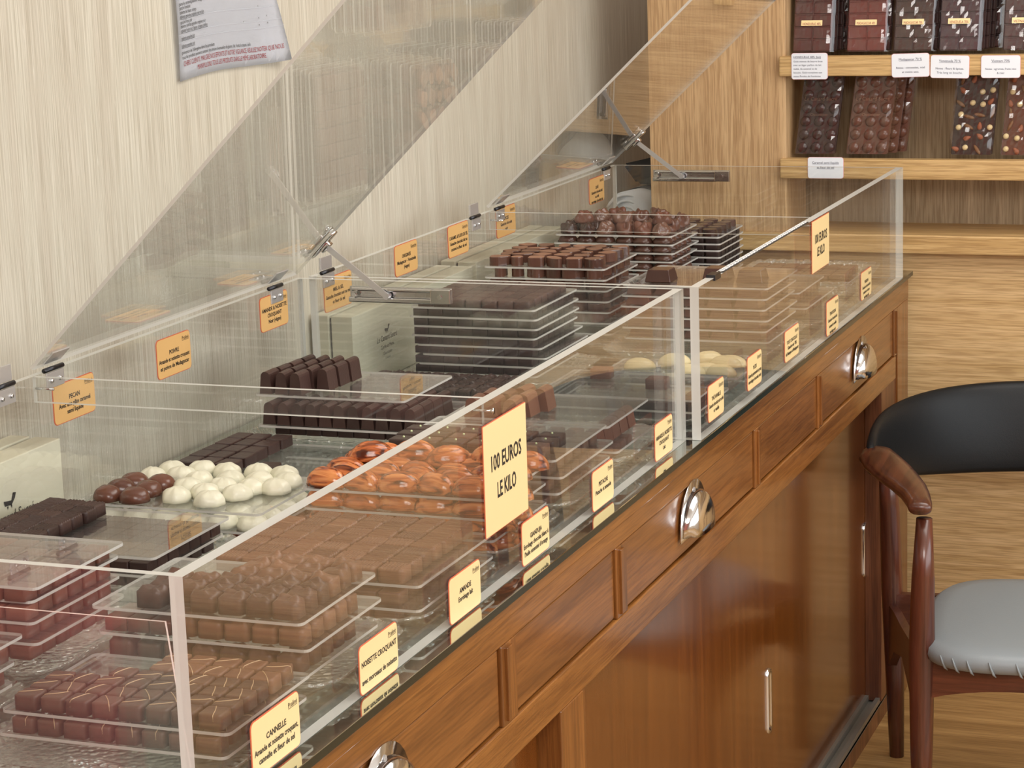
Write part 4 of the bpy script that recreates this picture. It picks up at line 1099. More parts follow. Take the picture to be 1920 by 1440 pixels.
# P: two brown squares on an almost empty tray --------------------------------------------------------------------------------------------
nP = 'pile just past the joint'
platter(-0.31, -0.012, 1.74, 1.985, 'crystal platter just past the joint on the customer side', 0.008)
tray(-0.300, -0.016, 1.755, 1.965, T+0.040, 'clear acrylic tray, topmost in the '+nP)
tray(-0.295, -0.012, 1.755, 1.96, T+0.020, 'clear acrylic tray, second from top in the '+nP)
put('sq_red', 'square_chocolate', -0.228, 1.905, T+0.0435, 0.1, 'lone brown square on an empty tray, the one away from the customer', 'chocolate', scale=(1.3, 1.1, 1.1))
put('sq_red', 'square_chocolate', -0.106, 1.840, T+0.0435, 0.0, 'lone brown square on an empty tray, the one closer to the tea card', 'chocolate', scale=(1.25, 1.1, 1.2))
layer(['sq_grain'], -0.290, -0.026, 1.757, 1.955, T+0.0235, 9, 6, 'dark square under the almost empty tray past the joint', 'dark squares under empty tray', 'edge', name='square_chocolate')
layer(['sq_grain'], -0.285, -0.030, 1.757, 1.95, T+0.0075, 9, 6, 'dark square in the lowest layer under the almost empty tray', 'dark squares, lowest, past the joint', 'edge', name='square_chocolate') if True else None

# O: pale ovals ------------------------------------------------------------------------------------------------------------------------------
tray(-0.262, -0.010, 1.998, 2.135, T+0.028, 'clear acrylic tray holding pale ribbed ovals')
platter(-0.275, -0.012, 1.998, 2.16, 'crystal platter under the pale ribbed ovals', 0.022)
for x, y, dz, r in ((-0.205, 2.05, 0, 0.1), (-0.14, 2.065, 0, 0.1), (-0.135, 2.035, 0.014, 0.3), (-0.075, 2.03, 0, 0.3), (-0.085, 2.075, 0.012, 0.6), (-0.02-0.025, 2.05, 0.010, 0.0), (-0.045, 2.02, 0, -0.1), (-0.10, 2.015, 0.0, 0.0), (-0.045, 2.085, 0.004, 0.2)):
    put('shell_p', 'oval_chocolate', x, y, T+0.0315+dz, r, 'pale ivory ribbed oval chocolate on the tray past the joint', 'chocolate', 'pale ribbed ovals')

# Q: glossy pyramids pile -------------------------------------------------------------------------------------------------------------------------
platter(-0.335, -0.010, 2.19, 2.56, 'long crystal platter under the glossy pyramid pile', 0.030)
zQ = [0.138-0.0205*k for k in range(6)]
for k, z in enumerate(zQ):
    dx = (0, -0.003, -0.006, -0.001, -0.004, 0.0)[k]
    tray(-0.316+dx, -0.030+dx, 2.295, 2.535, T+z, 'clear acrylic tray, %s in the glossy pyramid pile' % ORD[k])
    if k == 0:
        for i, (x, y) in enumerate(((-0.255, 2.352), (-0.150, 2.385), (-0.080, 2.375))):
            put('gem', 'pyramid_chocolate', x, y, T+z+TH, 0, ('glossy flat-topped pyramid at the left of three on the empty top tray', 'glossy flat-topped pyramid, middle of three on the top tray', 'glossy flat-topped pyramid closest to the price sign on the top tray')[i], 'chocolate', 'pyramids on the top tray')
    else:
        layer(['gem_m'], -0.310+dx, -0.040+dx, 2.300, 2.53, T+z+TH, 5, 4, 'glossy milk pyramid in the %s tray of the pyramid pile' % ORD[k], 'milk pyramids, layer %d' % (k+1), 'all' if k == 1 else 'edge', name='pyramid_chocolate', jit=0.002, rj=0.05)

# R, S: far customer-side squares -----------------------------------------------------------------------------------------------------------------------
platter(-0.300, -0.012, 2.60, 2.92, 'crystal platter beyond the pyramid pile', 0.014)
tray(-0.29, -0.070, 2.70, 2.93, T+0.060, 'clear acrylic tray, upper one beyond the pyramid pile')
tray(-0.29, -0.045, 2.66, 2.92, T+0.036, 'clear acrylic tray, lower one beyond the pyramid pile')
layer(['sq_mid'], -0.285, -0.078, 2.71, 2.92, T+0.0395, 7, 7, 'brown square under the upper tray beyond the pyramid pile', 'squares beyond the pyramids', name='square_chocolate')
layer(['sq_mid'], -0.285, -0.058, 2.67, 2.90, T+0.018, 8, 7, 'brown square in the bottom layer beyond the pyramid pile', 'squares beyond the pyramids, bottom', 'edge', name='square_chocolate')
platter(-0.305, -0.012, 2.965, 3.262, 'crystal platter with looped rim at the far front corner', 0.040)
tray(-0.285, -0.040, 2.99, 3.18, T+0.030, 'clear acrylic tray at the far front corner')
layer(['sq_mid'], -0.280, -0.048, 3.0, 3.175, T+0.0335, 7, 5, 'brown square on the tray at the far front corner', 'far front corner squares', name='square_chocolate')
layer(['sq_mid'], -0.270, -0.055, 3.0, 3.16, T+0.010, 6, 5, 'brown square in the platter at the far front corner', 'far front corner squares, bottom', 'edge', name='square_chocolate')

# ------------------------------------------------------------------ ivory gift boxes behind the back panes
def giftbox(y0, y1, z1, label, logo=None, split=True):
    xa, xb, xc = -0.772, -0.738, -0.694
    o = thing('gift_box', (-0.733, (y0+y1)/2, T), label, 'box', 'ivory boxes behind the back panes')
    bm = bmesh.new(); B(bm, xb+0.002, xc, y0, y1, T, z1, 0, 0.0015); mesh('box_body', bm, boxw, o)
    bm = bmesh.new(); B(bm, xa, xb-0.002, y0-0.004, y1-0.006, T, z1+0.002, 0, 0.0015); mesh('box_lid', bm, boxw, o)
    bm = bmesh.new(); B(bm, xb-0.0021, xb+0.0021, y0+0.004, y1-0.010, T, z1-0.004); mesh('seam', bm, boxd, o)
    if logo:
        ly, lz, s = logo
        bm = bmesh.new(); F = lambda a, b: Vector((xc+0.0006, ly+a, lz+b))
        add_text(bm, 'Le Canard Sucré', 0.016*s, 0, 0, F, sx=0.9)
        add_text(bm, 'Cyrille et Marie', 0.011*s, 0, -0.017*s, F, sx=0.9)
        add_text(bm, 'Chocolatier', 0.009*s, 0, -0.030*s, F)
        add_text(bm, 'Créateur', 0.007*s, 0, -0.040*s, F)
        # small duck-like line mark above the name
        def poly(ps): bm.faces.new([bm.verts.new(F(a*s, b*s)) for a, b in ps])
        poly([(-0.009, 0.013), (0.004, 0.012), (0.011, 0.018), (0.004, 0.017), (-0.004, 0.018), (-0.011, 0.019)])
        poly([(0.004, 0.017), (0.011, 0.018), (0.014, 0.024), (0.008, 0.025)])
        poly([(-0.005, 0.012), (-0.002, 0.012), (-0.004, 0.008)]); poly([(0.002, 0.012), (0.005, 0.012), (0.004, 0.008)])
        mesh('lettering', bm, ink, o)
    return o
giftbox(0.28, 0.893, 1.163, 'ivory gift box standing behind dark ridged squares, shop lettering on its side', (0.755, 1.085, 1.25))
giftbox(1.880, 2.470, 1.160, 'ivory gift box with small lettering beside the tall dark pile', (2.030, 1.096, 0.95))
giftbox(2.492, 3.02, 1.165, 'ivory gift box behind the lumpy clusters and rounds')

# ------------------------------------------------------------------ notice on the wall
o = thing('wall_notice', (-0.776, 1.62, 1.63), 'white printed allergen notice with curled corner taped to the wallpaper', 'notice')
def PF(u, v, d=0.0):
    # u 0..1 across, v 0..1 up; bottom edge rises slightly to the right, lower right corner flares out
    y = 1.447 + 0.350*u - 0.012*v + (0.030*max(0, u-0.75)*4*max(0, 0.22-v)*4.5 if v < 0.22 else 0)
    z = 1.619 + 0.55*v + 0.012*u + 0.004*math.sin(u*5)
    curl = 0.014*max(0, (u-0.8)*5)*max(0, 1-v*5) + 0.003*math.sin(v*9)+0.004
    return Vector((-0.778 + curl + d, y, z))
bm = bmesh.new(); n, m = 20, 30
g = [[bm.verts.new(PF(i/n, j/m)) for j in range(m+1)] for i in range(n+1)]
for i in range(n):
    for j in range(m): bm.faces.new((g[i][j], g[i+1][j], g[i+1][j+1], g[i][j+1]))
bmesh.ops.solidify(bm, geom=bm.faces[:], thickness=-0.0006)
mesh('sheet', bm, paper_w, o, None, True)
bm = bmesh.new(); Wd, Hh = 0.35, 0.55
FT = lambda a, b: PF(a/Wd, b/Hh, 0.0012)
add_text(bm, 'CHERS CLIENTS, MALGRÉ NOS EFFORTS ET NOTRE VIGILANCE, VEUILLEZ NOTER QUE NOUS', 0.0115, 0.012, 0.026, FT, 'LEFT', 1, 0.325, 0)
add_text(bm, 'MANIPULONS TOUS LES PRODUITS DANS LE MÊME LABORATOIRE.', 0.0115, 0.058, 0.014, FT, 'LEFT', 1, 0.235, 0)
mesh('red_lettering', bm, ink_red, o)
bm = bmesh.new()
tl = [(0.0425, 'présence de l\'allergène dans les produits'), (0.0345, 'tous les produits peuvent contenir des traces éventuelles de gluten, lait, fruits à coques, œufs')]
for zv, t in tl: add_text(bm, t, 0.0080, 0.008, zv+0.002, FT, 'LEFT', 1, 0.24 if 'tous' in t else 0.11)
rows = [(0.055, 'tablette amandes noir', 1), (0.067, 'tablette amandes lait', 1), (0.079, 'tablette fruits secs, figues, oranges confites', 1), (0.086, 'tablette noir/lait grandes origines noir', 0), (0.0925, 'ganache Pérou café', 0),
        (0.101, 'tablette grandes origines noir et lait', 1), (0.108, 'tablette lait blanc orange', 0), (0.115, 'ganache framboise', 0), (0.1215, 'ganache caramel/passion/Madagascar/Venezuela/thé vanille/menthe/gingembre/citron', 0), (0.133, 'pâte d\'amande enrobée noir', 1), (0.150, 'praliné noisette', 1), (0.165, 'praliné amande', 1), (0.18, 'orangettes', 1)]
for zv, t, u_ in rows: add_text(bm, t, 0.0080, 0.008, zv, FT, 'LEFT', 1, 0.20 if len(t) > 50 else min(0.09, 0.0021*len(t)), underline=bool(u_))
for a, b in ((0.20, 0.120), (0.26, 0.128), (0.28, 0.100), (0.225, 0.076), (0.28, 0.080), (0.305, 0.082), (0.28, 0.068), (0.305, 0.070)): add_text(bm, 'x', 0.006, a, b, FT)
mesh('black_lettering', bm, ink, o)
bm = bmesh.new()
for k, b in enumerate((0.061, 0.073, 0.096, 0.127, 0.141, 0.157, 0.172)):
    vs = [bm.verts.new(PF(u, b/Hh, 0.0010)) for u in [i/10 for i in range(11)]]; ws = [bm.verts.new(PF(u, (b+0.0006)/Hh, 0.0010)) for u in [i/10 for i in range(11)]]
    for i in range(10): bm.faces.new((vs[i], vs[i+1], ws[i+1], ws[i]))
mesh('table_lines', bm, paper_line, o)

# ------------------------------------------------------------------ wrapped bars on the shelf
def barpack(kind, xc, zb, w, h, mat, label, cat='chocolate bar', stick=None, group=None, dy=0.0, tilt=0.10, skew=0.03, wrap=True):
    """slab leaning back; local u across, v up, d towards the viewer"""
    y0 = 3.475 + dy
    o = thing('chocolate_bar', (xc, y0, zb), label, cat, group)
    ct, st = math.cos(tilt), math.sin(tilt)
    def F(u, v, d): return Vector((xc + u + skew*v, y0 + v*st - d*ct, zb + 0.004 + v*ct + d*st))
    bm = bmesh.new()
    plate(bm, rrect(w, h, 0.003, 2), 0.0, 0.007, lambda u, v, d: F(u, v+h/2, d), 0, 0)
    if kind == 'grid':
        nx, ny = 2, 6; gx = w/nx; gy = h/ny
        for i in range(nx):
            for j in range(ny):
                u0, u1, v0, v1 = -w/2+i*gx+0.0012, -w/2+(i+1)*gx-0.0012, j*gy+0.0012, (j+1)*gy-0.0012
                a = [bm.verts.new(F(u, v, 0.007)) for u, v in ((u0, v0), (u1, v0), (u1, v1), (u0, v1))]
                b = [bm.verts.new(F(u, v, 0.0098)) for u, v in ((u0+0.0014, v0+0.0014), (u1-0.0014, v0+0.0014), (u1-0.0014, v1-0.0014), (u0+0.0014, v1-0.0014))]
                bm.faces.new(b)
                for k in range(4): bm.faces.new((a[k], a[(k+1) % 4], b[(k+1) % 4], b[k]))
    mesh('slab', bm, mat, o)
    if kind == 'bubble':
        bm = bmesh.new()
        for i in range(3):
            for j in range(6):
                cu, cv, rr = -w/2+(i+0.5)*w/3, (j+0.5)*h/6, w/6*0.80
                prev = None; nt, nr = 14, 5
                top = bm.verts.new(F(cu, cv, 0.007+rr*0.62))
                for q in range(1, nr+1):
                    t = q/nr*PI/2
                    row = [bm.verts.new(F(cu+rr*math.sin(t)*math.cos(2*PI*k/nt), cv+rr*math.sin(t)*math.sin(2*PI*k/nt), 0.007+rr*0.62*math.cos(t))) for k in range(nt)]
                    for k in range(nt):
                        if prev is None: bm.faces.new((top, row[k], row[(k+1) % nt]))
                        else: bm.faces.new((prev[k], row[k], row[(k+1) % nt], prev[(k+1) % nt]))
                    prev = row
        mesh('bubbles', bm, mat, o, None, True)
        bm = bmesh.new()
        add_text(bm, 'Le Canard Sucré', 0.012, 0, 0, lambda a, b: F(a, h*0.70+b, 0.0162), maxw=w*0.8)
        add_text(bm, 'Chocolatier', 0.009, 0, 0, lambda a, b: F(a, h*0.50+b, 0.0162), maxw=w*0.5)
        mesh('lettering', bm, c_cut if mat is not c_darkbar else c_milk, o)
    if kind == 'nuts':
        rnd = random.Random(int(xc*1000)); cells = [(i, j) for i in range(4) for j in range(7)]
        rnd.shuffle(cells)
        for q, (i, j) in enumerate(cells[:22]):
            cu = -w/2 + (i+0.5)*w/4 + rnd.uniform(-0.004, 0.004); cv = (j+0.5)*h/7 + rnd.uniform(-0.005, 0.005)
            bm = bmesh.new(); bmesh.ops.create_icosphere(bm, subdivisions=2, radius=1.0)
            typ = ('hazelnut', 'almond', 'pecan_piece')[q % 3]
            s = {'hazelnut': (0.0068, 0.0068, 0.0055), 'almond': (0.0095, 0.0055, 0.0038), 'pecan_piece': (0.014, 0.0045, 0.0042)}[typ]
            an = rnd.uniform(0, PI)
            for v in bm.verts:
                a, b, c_ = v.co.x*s[0], v.co.y*s[1], v.co.z*s[2]
                if typ == 'almond': b *= (1-0.35*v.co.x)
                v.co = F(cu + a*math.cos(an)-b*math.sin(an), cv + a*math.sin(an)+b*math.cos(an), 0.009 + c_)
            mesh(typ, bm, {'hazelnut': hazel, 'almond': almond, 'pecan_piece': walnut}[typ], o, None, True)
    if stick:
        bm = bmesh.new(); su, sv, sw, shh = stick[1]
        plate(bm, rrect(sw, shh, 0.0006, 1), 0.0122, 0.0126, lambda u, v, d: F(su+u+0.02*v, sv+v, d), 0, 0)
        sk = mesh('sticker', bm, sticker, o)
        bm = bmesh.new(); add_text(bm, stick[0], 0.0085, 0, 0, lambda a, b: F(su+a, sv-shh*0.18+b, 0.0129), maxw=sw*0.86)
        mesh('lettering', bm, ink_red, sk)
    if wrap:
        rnd = random.Random(int(xc*977)+3); bm = bmesh.new(); n, m = 12, 18
        hw = w/2+0.006
        dd = 0.017 if kind != 'grid' else 0.0115
        rows = []
        for i in range(n+1):
            u = -hw + 2*hw*i/n; r = []
            for j in range(m+1):
                v = -0.001 + (h+0.008)*j/m
                e = min(1, min(i, n-i)/1.2)
                cr = 0.0016*math.sin(u*160+v*90+rnd.random()*0.8)*e*0.6
                r.append(bm.verts.new(F(u, v, 0.002+(dd-0.002)*e + cr)))
            rows.append(r)
        for i in range(n):
            for j in range(m): bm.faces.new((rows[i][j], rows[i+1][j], rows[i+1][j+1], rows[i][j+1]))
        mesh('wrapper', bm, film, o, None, False)
    return o
c_bar1 = pri('bar_brown', hexc(92, 56, 52), 0.3); c_bar2 = pri('bar_red_brown', hexc(116, 66, 60), 0.3); c_bar3 = pri('bar_dark_brown', hexc(76, 60, 56), 0.3)
c_bar4 = pri('bar_cool_brown', hexc(80, 64, 68), 0.28); c_bar5 = pri('bar_vietnam_brown', hexc(84, 66, 66), 0.28); c_darkbar = pri('bar_bubble_dark', hexc(60, 40, 38), 0.22)
c_milkbar = pri('bar_bubble_milk', hexc(100, 66, 52), 0.22); c_nut = pri('bar_nut_dark', hexc(52, 36, 30), 0.3)
z1, z2 = 1.516, 1.278
h1 = 0.172
up = [(-0.224, c_bar1, 'HONDURAS 48%', 'brown', 3), (-0.096, c_bar2, 'MADAGASCAR 48%', 'red-brown', 1), (0.013, c_bar3, 'MADAGASCAR 70%', 'dark olive-brown', 2), (0.118, c_bar4, 'VENEZUELA 70%', 'cool brown', 4), (0.262, c_bar5, 'VIETNAM 70%', 'grey-brown', 2)]
for k, (x, m_, s_, cn, nb) in enumerate(up):
    barpack('grid', x, z1, 0.090, h1, m_, '%s wrapped bar with %s sticker, front of its row on the upper shelf' % (cn, s_), stick=(s_, (-0.002, 0.066, 0.050, 0.0125)), group='origin bars on the upper shelf')
    for q in range(nb):
        barpack('grid', x+0.008*(q+1), z1, 0.090, h1, c_darkbar, 'wrapped bar hidden behind the %s bar, %s from the front' % (s_, ('second', 'third', 'fourth', 'fifth')[q]) if s_ != 'MADAGASCAR 48%' else 'single wrapped bar peeking out right of the red-brown bar', dy=0.024*(q+1), group='bars behind the '+s_+' bar', wrap=(q == nb-1))
barpack('bubble', -0.218, z2, 0.096, 0.182, c_darkbar, 'dark bubble-pattern wrapped bar above the caramel label', skew=0.11)
barpack('bubble', -0.095, z2, 0.098, 0.182, c_milkbar, 'milk brown bubble-pattern wrapped bar beside the dark bubble bar', skew=0.11)
for q in range(2): barpack('bubble', -0.095+0.016*(q+1), z2, 0.098, 0.182, c_milkbar, 'bubble-pattern bar standing behind the milk one, %s row' % ('second', 'third')[q], skew=0.11, dy=0.030*(q+1), group='bubble bars behind', wrap=(q == 1))
barpack('nuts', 0.148, z2, 0.094, 0.182, c_nut, 'dark bar studded with nuts, beside the empty place on the lower shelf', skew=0.08)
barpack('nuts', 0.262, z2, 0.094, 0.182, c_milkbar, 'brown bar studded with nuts, cut by the picture edge on the lower shelf', skew=0.08)
def shelf_card(x0, x1, z0, z1_, lines, label, tilt=0.0, size=0.0062):
    w, h = x1-x0, z1_-z0; cx = (x0+x1)/2
    o = thing('shelf_label', (cx, 3.411, z0), label, 'label', 'white labels clipped on the shelf edges')
    c, s = math.cos(tilt), math.sin(tilt)
    F = lambda u, v, d=0.0: Vector((cx + u*c - v*s, 3.4115 - d, z0 + h/2 + u*s + v*c))
    bm = bmesh.new(); plate(bm, rrect(w, h, 0.006, 4), 0.0, 0.0009, F, 0, 0); mesh('rim', bm, rim_pink, o)
    bm = bmesh.new(); plate(bm, rrect(w-0.0016, h-0.0016, 0.0052, 4), 0.0009, 0.0015, F, 0, 0); mesh('card_face', bm, card_w, o)
    bm = bmesh.new()
    for t, v, sz, al, und in lines:
        add_text(bm, t, size*sz, 0 if al == 'CENTER' else -w/2+0.005, v*h, lambda a, b: F(a, b, 0.0018), al, 1.0, w*0.88, underline=und)
    mesh('lettering', bm, ink_blue, o)
shelf_card(-0.259, -0.173, 1.461, 1.522, [('HONDURAS 48% (lait)', 0.34, 1.1, 'LEFT', True), ('Goût intense de beurre brun', 0.18, 0.95, 'LEFT', False), ('avec un léger parfum de lait', 0.04, 0.95, 'LEFT', False), ('malté, de caramel et de', -0.10, 0.95, 'LEFT', False), ('biscuits. Goût complexe aux', -0.24, 0.95, 'LEFT', False), ('notes florales de framboise', -0.38, 0.95, 'LEFT', False)], 'white label HONDURAS 48% with six lines on the upper shelf edge')
shelf_card(-0.025, 0.062, 1.465, 1.519, [('Madagascar 70 %', 0.25, 1.25, 'CENTER', True), ('Notes : citronnées, miel', -0.10, 1.1, 'CENTER', False), ('et raisins secs.', -0.28, 1.1, 'CENTER', False)], 'white label Madagascar 70 % on the upper shelf edge', 0.02)
shelf_card(0.064, 0.152, 1.462, 1.514, [('Venezuela 70 %', 0.25, 1.25, 'CENTER', True), ('Notes : fleurs & épices.', -0.08, 1.1, 'CENTER', False), ('Très long en bouche.', -0.26, 1.1, 'CENTER', False)], 'white label Venezuela 70 % on the upper shelf edge', -0.02)
shelf_card(0.178, 0.266, 1.462, 1.513, [('Vietnam 70%', 0.25, 1.25, 'CENTER', True), ('Notes : agrumes, fruits secs', -0.10, 1.0, 'CENTER', False), ('& miel', -0.28, 1.0, 'CENTER', False)], 'white label Vietnam 70% on the upper shelf edge')
shelf_card(-0.222, -0.137, 1.231, 1.281, [('Caramel semi-liquide', 0.24, 1.2, 'CENTER', True), ('et fleur de sel', 0.02, 1.2, 'CENTER', True)], 'white label Caramel semi-liquide on the lower shelf edge')

# ------------------------------------------------------------------ back corner: ledge, rolled towel, dark bag
bm = bmesh.new(); B(bm, -0.778, -0.40, 3.47, 4.35, 1.03, 1.055)
tagp(mesh('side_worktop', bm, oak_h, None, (-0.6, 3.9, 1.03)), 'narrow worktop behind the oak shelf side, holding the rolled towel', 'worktop')
tw = thing('rolled_towel', (-0.69, 3.62, 1.055), 'white and grey striped towel rolled up in the back corner', 'towel')
R0 = 0.062; yA, yB = 3.53, 3.74; cz0 = 1.056+R0
bm = bmesh.new(); cyl(bm, (-0.705, yA, cz0), (-0.705+0.25*(yB-yA), yB, cz0), R0, R0, 40)
mesh('towel_roll', bm, towel_w, tw, None, True)
bm = bmesh.new()
tube(bm, [(-0.705+(0.006+0.050*k/90)*math.cos(k*0.24), yA-0.0015, cz0+(0.006+0.050*k/90)*math.sin(k*0.24)) for k in range(91)], 0.0036, 6)
mesh('rolled_edge', bm, towel_w, tw, None, True)
bm = bmesh.new()
prev = None
for i in range(33):
    a = 2*PI*i/32; r = R0+0.004
    row = [bm.verts.new((-0.705 + r*math.cos(a) + 0.25*(yy-yA), yy, 1.057+R0 + r*math.sin(a)*0.97)) for yy in (yB-0.15, yB-0.03)]
    if prev: bm.faces.new((prev[0], row[0], row[1], prev[1]))
    prev = row
mesh('grey_stripe', bm, towel_g, tw, None, True)
bm = bmesh.new()
ol = [(-0.742, 1.238), (-0.60, 1.270), (-0.56, 1.186), (-0.650, 1.186), (-0.705, 1.188)]
a = [bm.verts.new((x, 3.60, z)) for x, z in ol]; b = [bm.verts.new((x+0.03, 3.74, z)) for x, z in ol]
bm.faces.new(a[::-1]); bm.faces.new(b)
for i in range(5): bm.faces.new((a[i], a[(i+1) % 5], b[(i+1) % 5], b[i]))
bmesh.ops.bevel(bm, geom=bm.edges[:], offset=0.008, segments=2, affect='EDGES')
tagp(mesh('black_bag', bm, bag_m, None, (-0.64, 3.67, 1.186)), 'black bag lying on the rolled towel in the gap beside the oak shelf', 'bag')

# ------------------------------------------------------------------ red bags added out of view to redden the near end pane
red_paper = pri('red_paper', (0.78, 0.20, 0.20, 1), 0.6)
for k, (xa, xb, ya, yb, zz, lb) in enumerate(((-0.76, -0.40, -0.52, -0.40, 0.46, 'unseen red bag added to redden reflections in the near end pane, against the wallpaper'), (-0.37, 0.015, -0.80, -0.66, 0.46, 'unseen red bag added to redden reflections in the near pane, at the worktop edge'))):
    rb = thing('added_red_bag', ((xa+xb)/2, (ya+yb)/2, T), lb, 'bag')
    bm = bmesh.new()
    q = [[bm.verts.new((x, y, z)) for x, y in ((xa+i, ya+i), (xb-i, ya+i), (xb-i, (ya+yb)/2), (xb-i, yb-i), (xa+i, yb-i), (xa+i, (ya+yb)/2))] for z, i in ((T+0.0005, 0.0), (T+zz*0.5, 0.003), (T+zz, 0.006))]
    for i in (2, 5): q[1][i].co.x += 0.02 if i == 5 else -0.02; q[2][i].co.x += 0.03 if i == 5 else -0.03
    for a, b in ((q[0], q[1]), (q[1], q[2])):
        for i in range(6): bm.faces.new((a[i], a[(i+1) % 6], b[(i+1) % 6], b[i]))
    bm.faces.new(q[0][::-1])
    mesh('bag_body', bm, red_paper, rb)
    for y in (ya+0.01, yb-0.01):
        bm = bmesh.new(); cx = (xa+xb)/2
        tube(bm, [(cx-0.06, y, T+zz-0.03), (cx-0.055, y, T+zz+0.05), (cx-0.03, y, T+zz+0.09), (cx+0.03, y, T+zz+0.09), (cx+0.055, y, T+zz+0.05), (cx+0.06, y, T+zz-0.03)], 0.003, 8)
        mesh('handle', bm, red_paper, rb, None, True)

# ------------------------------------------------------------------ armchair
ch = thing('armchair', (0.465, 2.56, 0), 'dark wooden armchair with curved black leather back and blue-grey seat', 'chair')
rot = math.radians(8); cr_, sr_ = math.cos(rot), math.sin(rot)
def CW(x, y, z): return Vector((0.465 + x*cr_ - y*sr_, 2.56 + x*sr_ + y*cr_, z))
def leg(pts, rad):
    bm = bmesh.new(); tube(bm, [CW(*p) for p in pts], rad, 16); return mesh('leg', bm, chair_wood, ch, None, True)
for s in (-1, 1):
    leg([(s*0.250, 0.005, 0.0), (s*0.250, 0.0, 0.20), (s*0.250, 0.0, 0.40), (s*0.248, 0.0, 0.55), (s*0.246, 0.0, 0.672)], [0.016, 0.023, 0.0265, 0.023, 0.016])
    leg([(s*0.326, 0.455, 0.0), (s*0.330, 0.445, 0.20), (s*0.335, 0.43, 0.40), (s*0.340, 0.42, 0.58), (s*0.345, 0.40, 0.68)], [0.016, 0.021, 0.024, 0.022, 0.017])
    # armrest: flat paddle widening to the back, rounded nose in front
    bm = bmesh.new(); prof = []
    segs = [(0.252, -0.036, 0.700, 0.021, 0.010), (0.253, -0.028, 0.700, 0.026, 0.014), (0.256, 0.0, 0.701, 0.028, 0.015), (0.266, 0.05, 0.704, 0.033, 0.015), (0.284, 0.11, 0.707, 0.042, 0.014), (0.308, 0.17, 0.711, 0.050, 0.014), (0.332, 0.23, 0.716, 0.054, 0.014), (0.350, 0.28, 0.721, 0.050, 0.014), (0.358, 0.32, 0.726, 0.036, 0.013), (0.360, 0.335, 0.728, 0.020, 0.009)]
    rings = []
    for x, y, z, w, h in segs:
        rings.append([bm.verts.new(CW(s*(x) + w*math.cos(a)*(abs(math.cos(a))**-0.3 if abs(math.cos(a)) > 0.05 else 1)*0.9, y, z + h*math.sin(a))) for a in [2*PI*k/16 for k in range(16)]])
    for i in range(len(rings)-1):
        for k in range(16): bm.faces.new((rings[i][k], rings[i][(k+1) % 16], rings[i+1][(k+1) % 16], rings[i+1][k]))
    bm.faces.new(rings[0][::-1]); bm.faces.new(rings[-1])
    mesh('armrest', bm, chair_wood_y, ch, None, True)
    # side rail under the seat
    bm = bmesh.new()
    q = []
    for y, z0, z1_ in ((0.02, 0.20, 0.385), (0.10, 0.27, 0.385), (0.22, 0.31, 0.375), (0.34, 0.28, 0.37), (0.425, 0.22, 0.36)):
        x = s*(0.250 + 0.085*(y/0.43))
        q.append([bm.verts.new(CW(x+dx, y, z)) for dx, z in ((-0.009, z0), (0.009, z0), (0.009, z1_), (-0.009, z1_))])
    for i in range(len(q)-1):
        for k in range(4): bm.faces.new((q[i][k], q[i][(k+1) % 4], q[i+1][(k+1) % 4], q[i+1][k]))
    bm.faces.new(q[0][::-1]); bm.faces.new(q[-1])
    mesh('side_rail', bm, chair_wood_y, ch)
for yy, nme in ((0.0, 'front_rail'), (0.42, 'back_rail')):
    bm = bmesh.new(); q = []
    hw = 0.245 if yy == 0 else 0.325
    for k in range(13):
        t = -1+2*k/12; x = hw*t
        z0 = 0.325 - 0.03*abs(t)**3 + 0.006; z1_ = 0.388
        bow = -0.022*(1-t*t) if yy == 0 else 0
        q.append([bm.verts.new(CW(x, yy+bow+dy, z)) for dy, z in ((-0.010, z0), (0.010, z0), (0.010, z1_), (-0.010, z1_))])
    for i in range(12):
        for k in range(4): bm.faces.new((q[i][k], q[i][(k+1) % 4], q[i+1][(k+1) % 4], q[i+1][k]))
    bm.faces.new(q[0][::-1]); bm.faces.new(q[-1])
    mesh(nme, bm, chair_wood_x, ch)
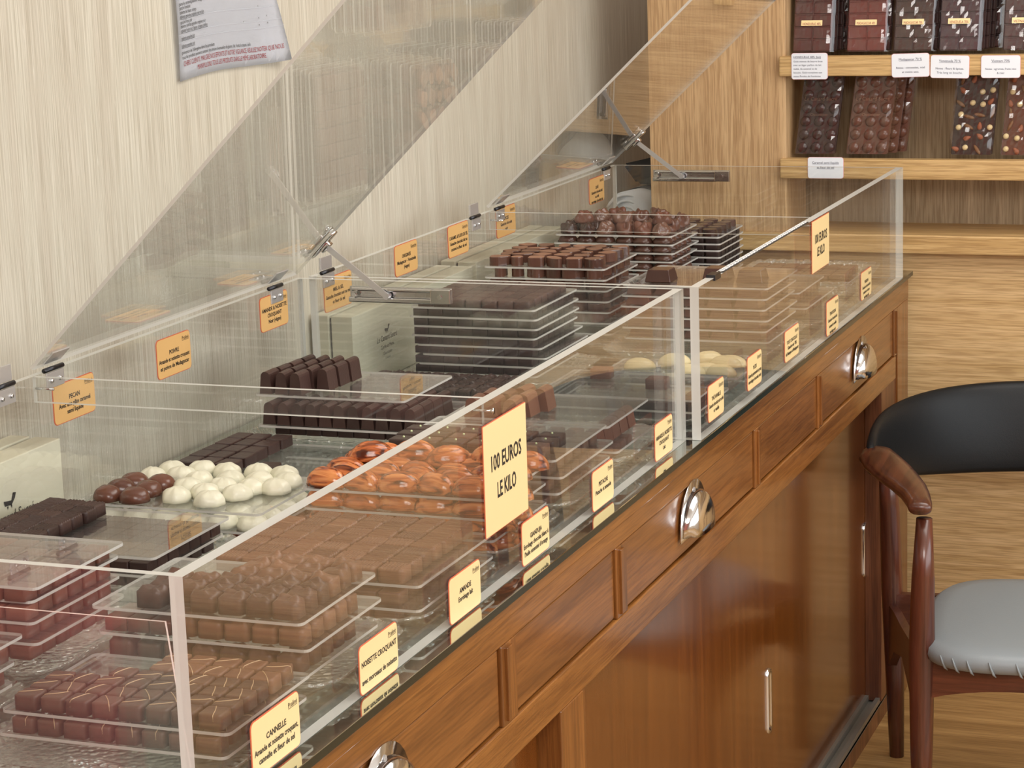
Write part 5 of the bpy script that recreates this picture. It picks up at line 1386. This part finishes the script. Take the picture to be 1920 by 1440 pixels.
# seat: rounded pad
bm = bmesh.new(); ol = []
for k in range(48):
    a = 2*PI*k/48; c, s = math.cos(a), math.sin(a)
    ex = math.copysign(abs(c)**0.5, c); ey = math.copysign(abs(s)**0.55, s)
    w_ = 0.252 - 0.012*ey
    ol.append((w_*ex, 0.175+0.275*ey))
prf = [(0.93, 0.385), (0.985, 0.388), (1.0, 0.400), (0.99, 0.414), (0.94, 0.424), (0.80, 0.429), (0.5, 0.433), (0.2, 0.434)]
rings = [[bm.verts.new(CW(x*s_, 0.175+(y-0.175)*s_, z)) for x, y in ol] for s_, z in prf]
for i in range(len(rings)-1):
    for k in range(48): bm.faces.new((rings[i][k], rings[i][(k+1) % 48], rings[i+1][(k+1) % 48], rings[i+1][k]))
bm.faces.new(rings[0][::-1]); bm.faces.new(rings[-1])
st_ = mesh('seat', bm, grey_leather, ch, None, True)
for t in (-0.9, -0.8, -0.68, -0.5, -0.28, -0.05, 0.2, 0.45, 0.7):
    bm = bmesh.new(); x = 0.235*t; y = -0.097 + 0.06*abs(t)**5
    tube(bm, [CW(x, y, 0.412), CW(x+0.004, y-0.004, 0.400), CW(x+0.009, y-0.001, 0.388), CW(x+0.014, y+0.006, 0.380)], [0.0012, 0.0022, 0.0026, 0.001], 6)
    mesh('cover_pleat', bm, grey_leather, st_, None, True)
# curved back band
bm = bmesh.new(); rings = []
NB = 40
for k in range(NB+1):
    t = -1+2*k/NB; a = t*PI/2*1.06
    x = 0.372*math.sin(a); y = 0.33 + 0.385*math.cos(a)**0.85 if math.cos(a) > 0 else 0.33 + 0.385*math.cos(a)
    e = 1-abs(t)**2.6
    zc = 0.712 - 0.014*e; hh = 0.016 + 0.084*e**0.70; th_ = 0.012 + 0.006*e
    lean = 0.20
    nrm = Vector((math.sin(a)*0.9, math.cos(a), 0)).normalized()
    ring = []
    for j in range(20):
        b = 2*PI*j/20; cz, cx_ = math.sin(b), math.cos(b)
        zz = hh*math.copysign(abs(cz)**0.7, cz); dd = th_*math.copysign(abs(cx_)**0.8, cx_) + lean*zz*e
        ring.append(bm.verts.new(CW(x + nrm.x*dd, y + nrm.y*dd, zc + zz)))
    rings.append(ring)
for i in range(NB):
    for j in range(20): bm.faces.new((rings[i][j], rings[i][(j+1) % 20], rings[i+1][(j+1) % 20], rings[i+1][j]))
bm.faces.new(rings[0][::-1]); bm.faces.new(rings[-1])
mesh('backrest', bm, black_leather, ch, None, True)
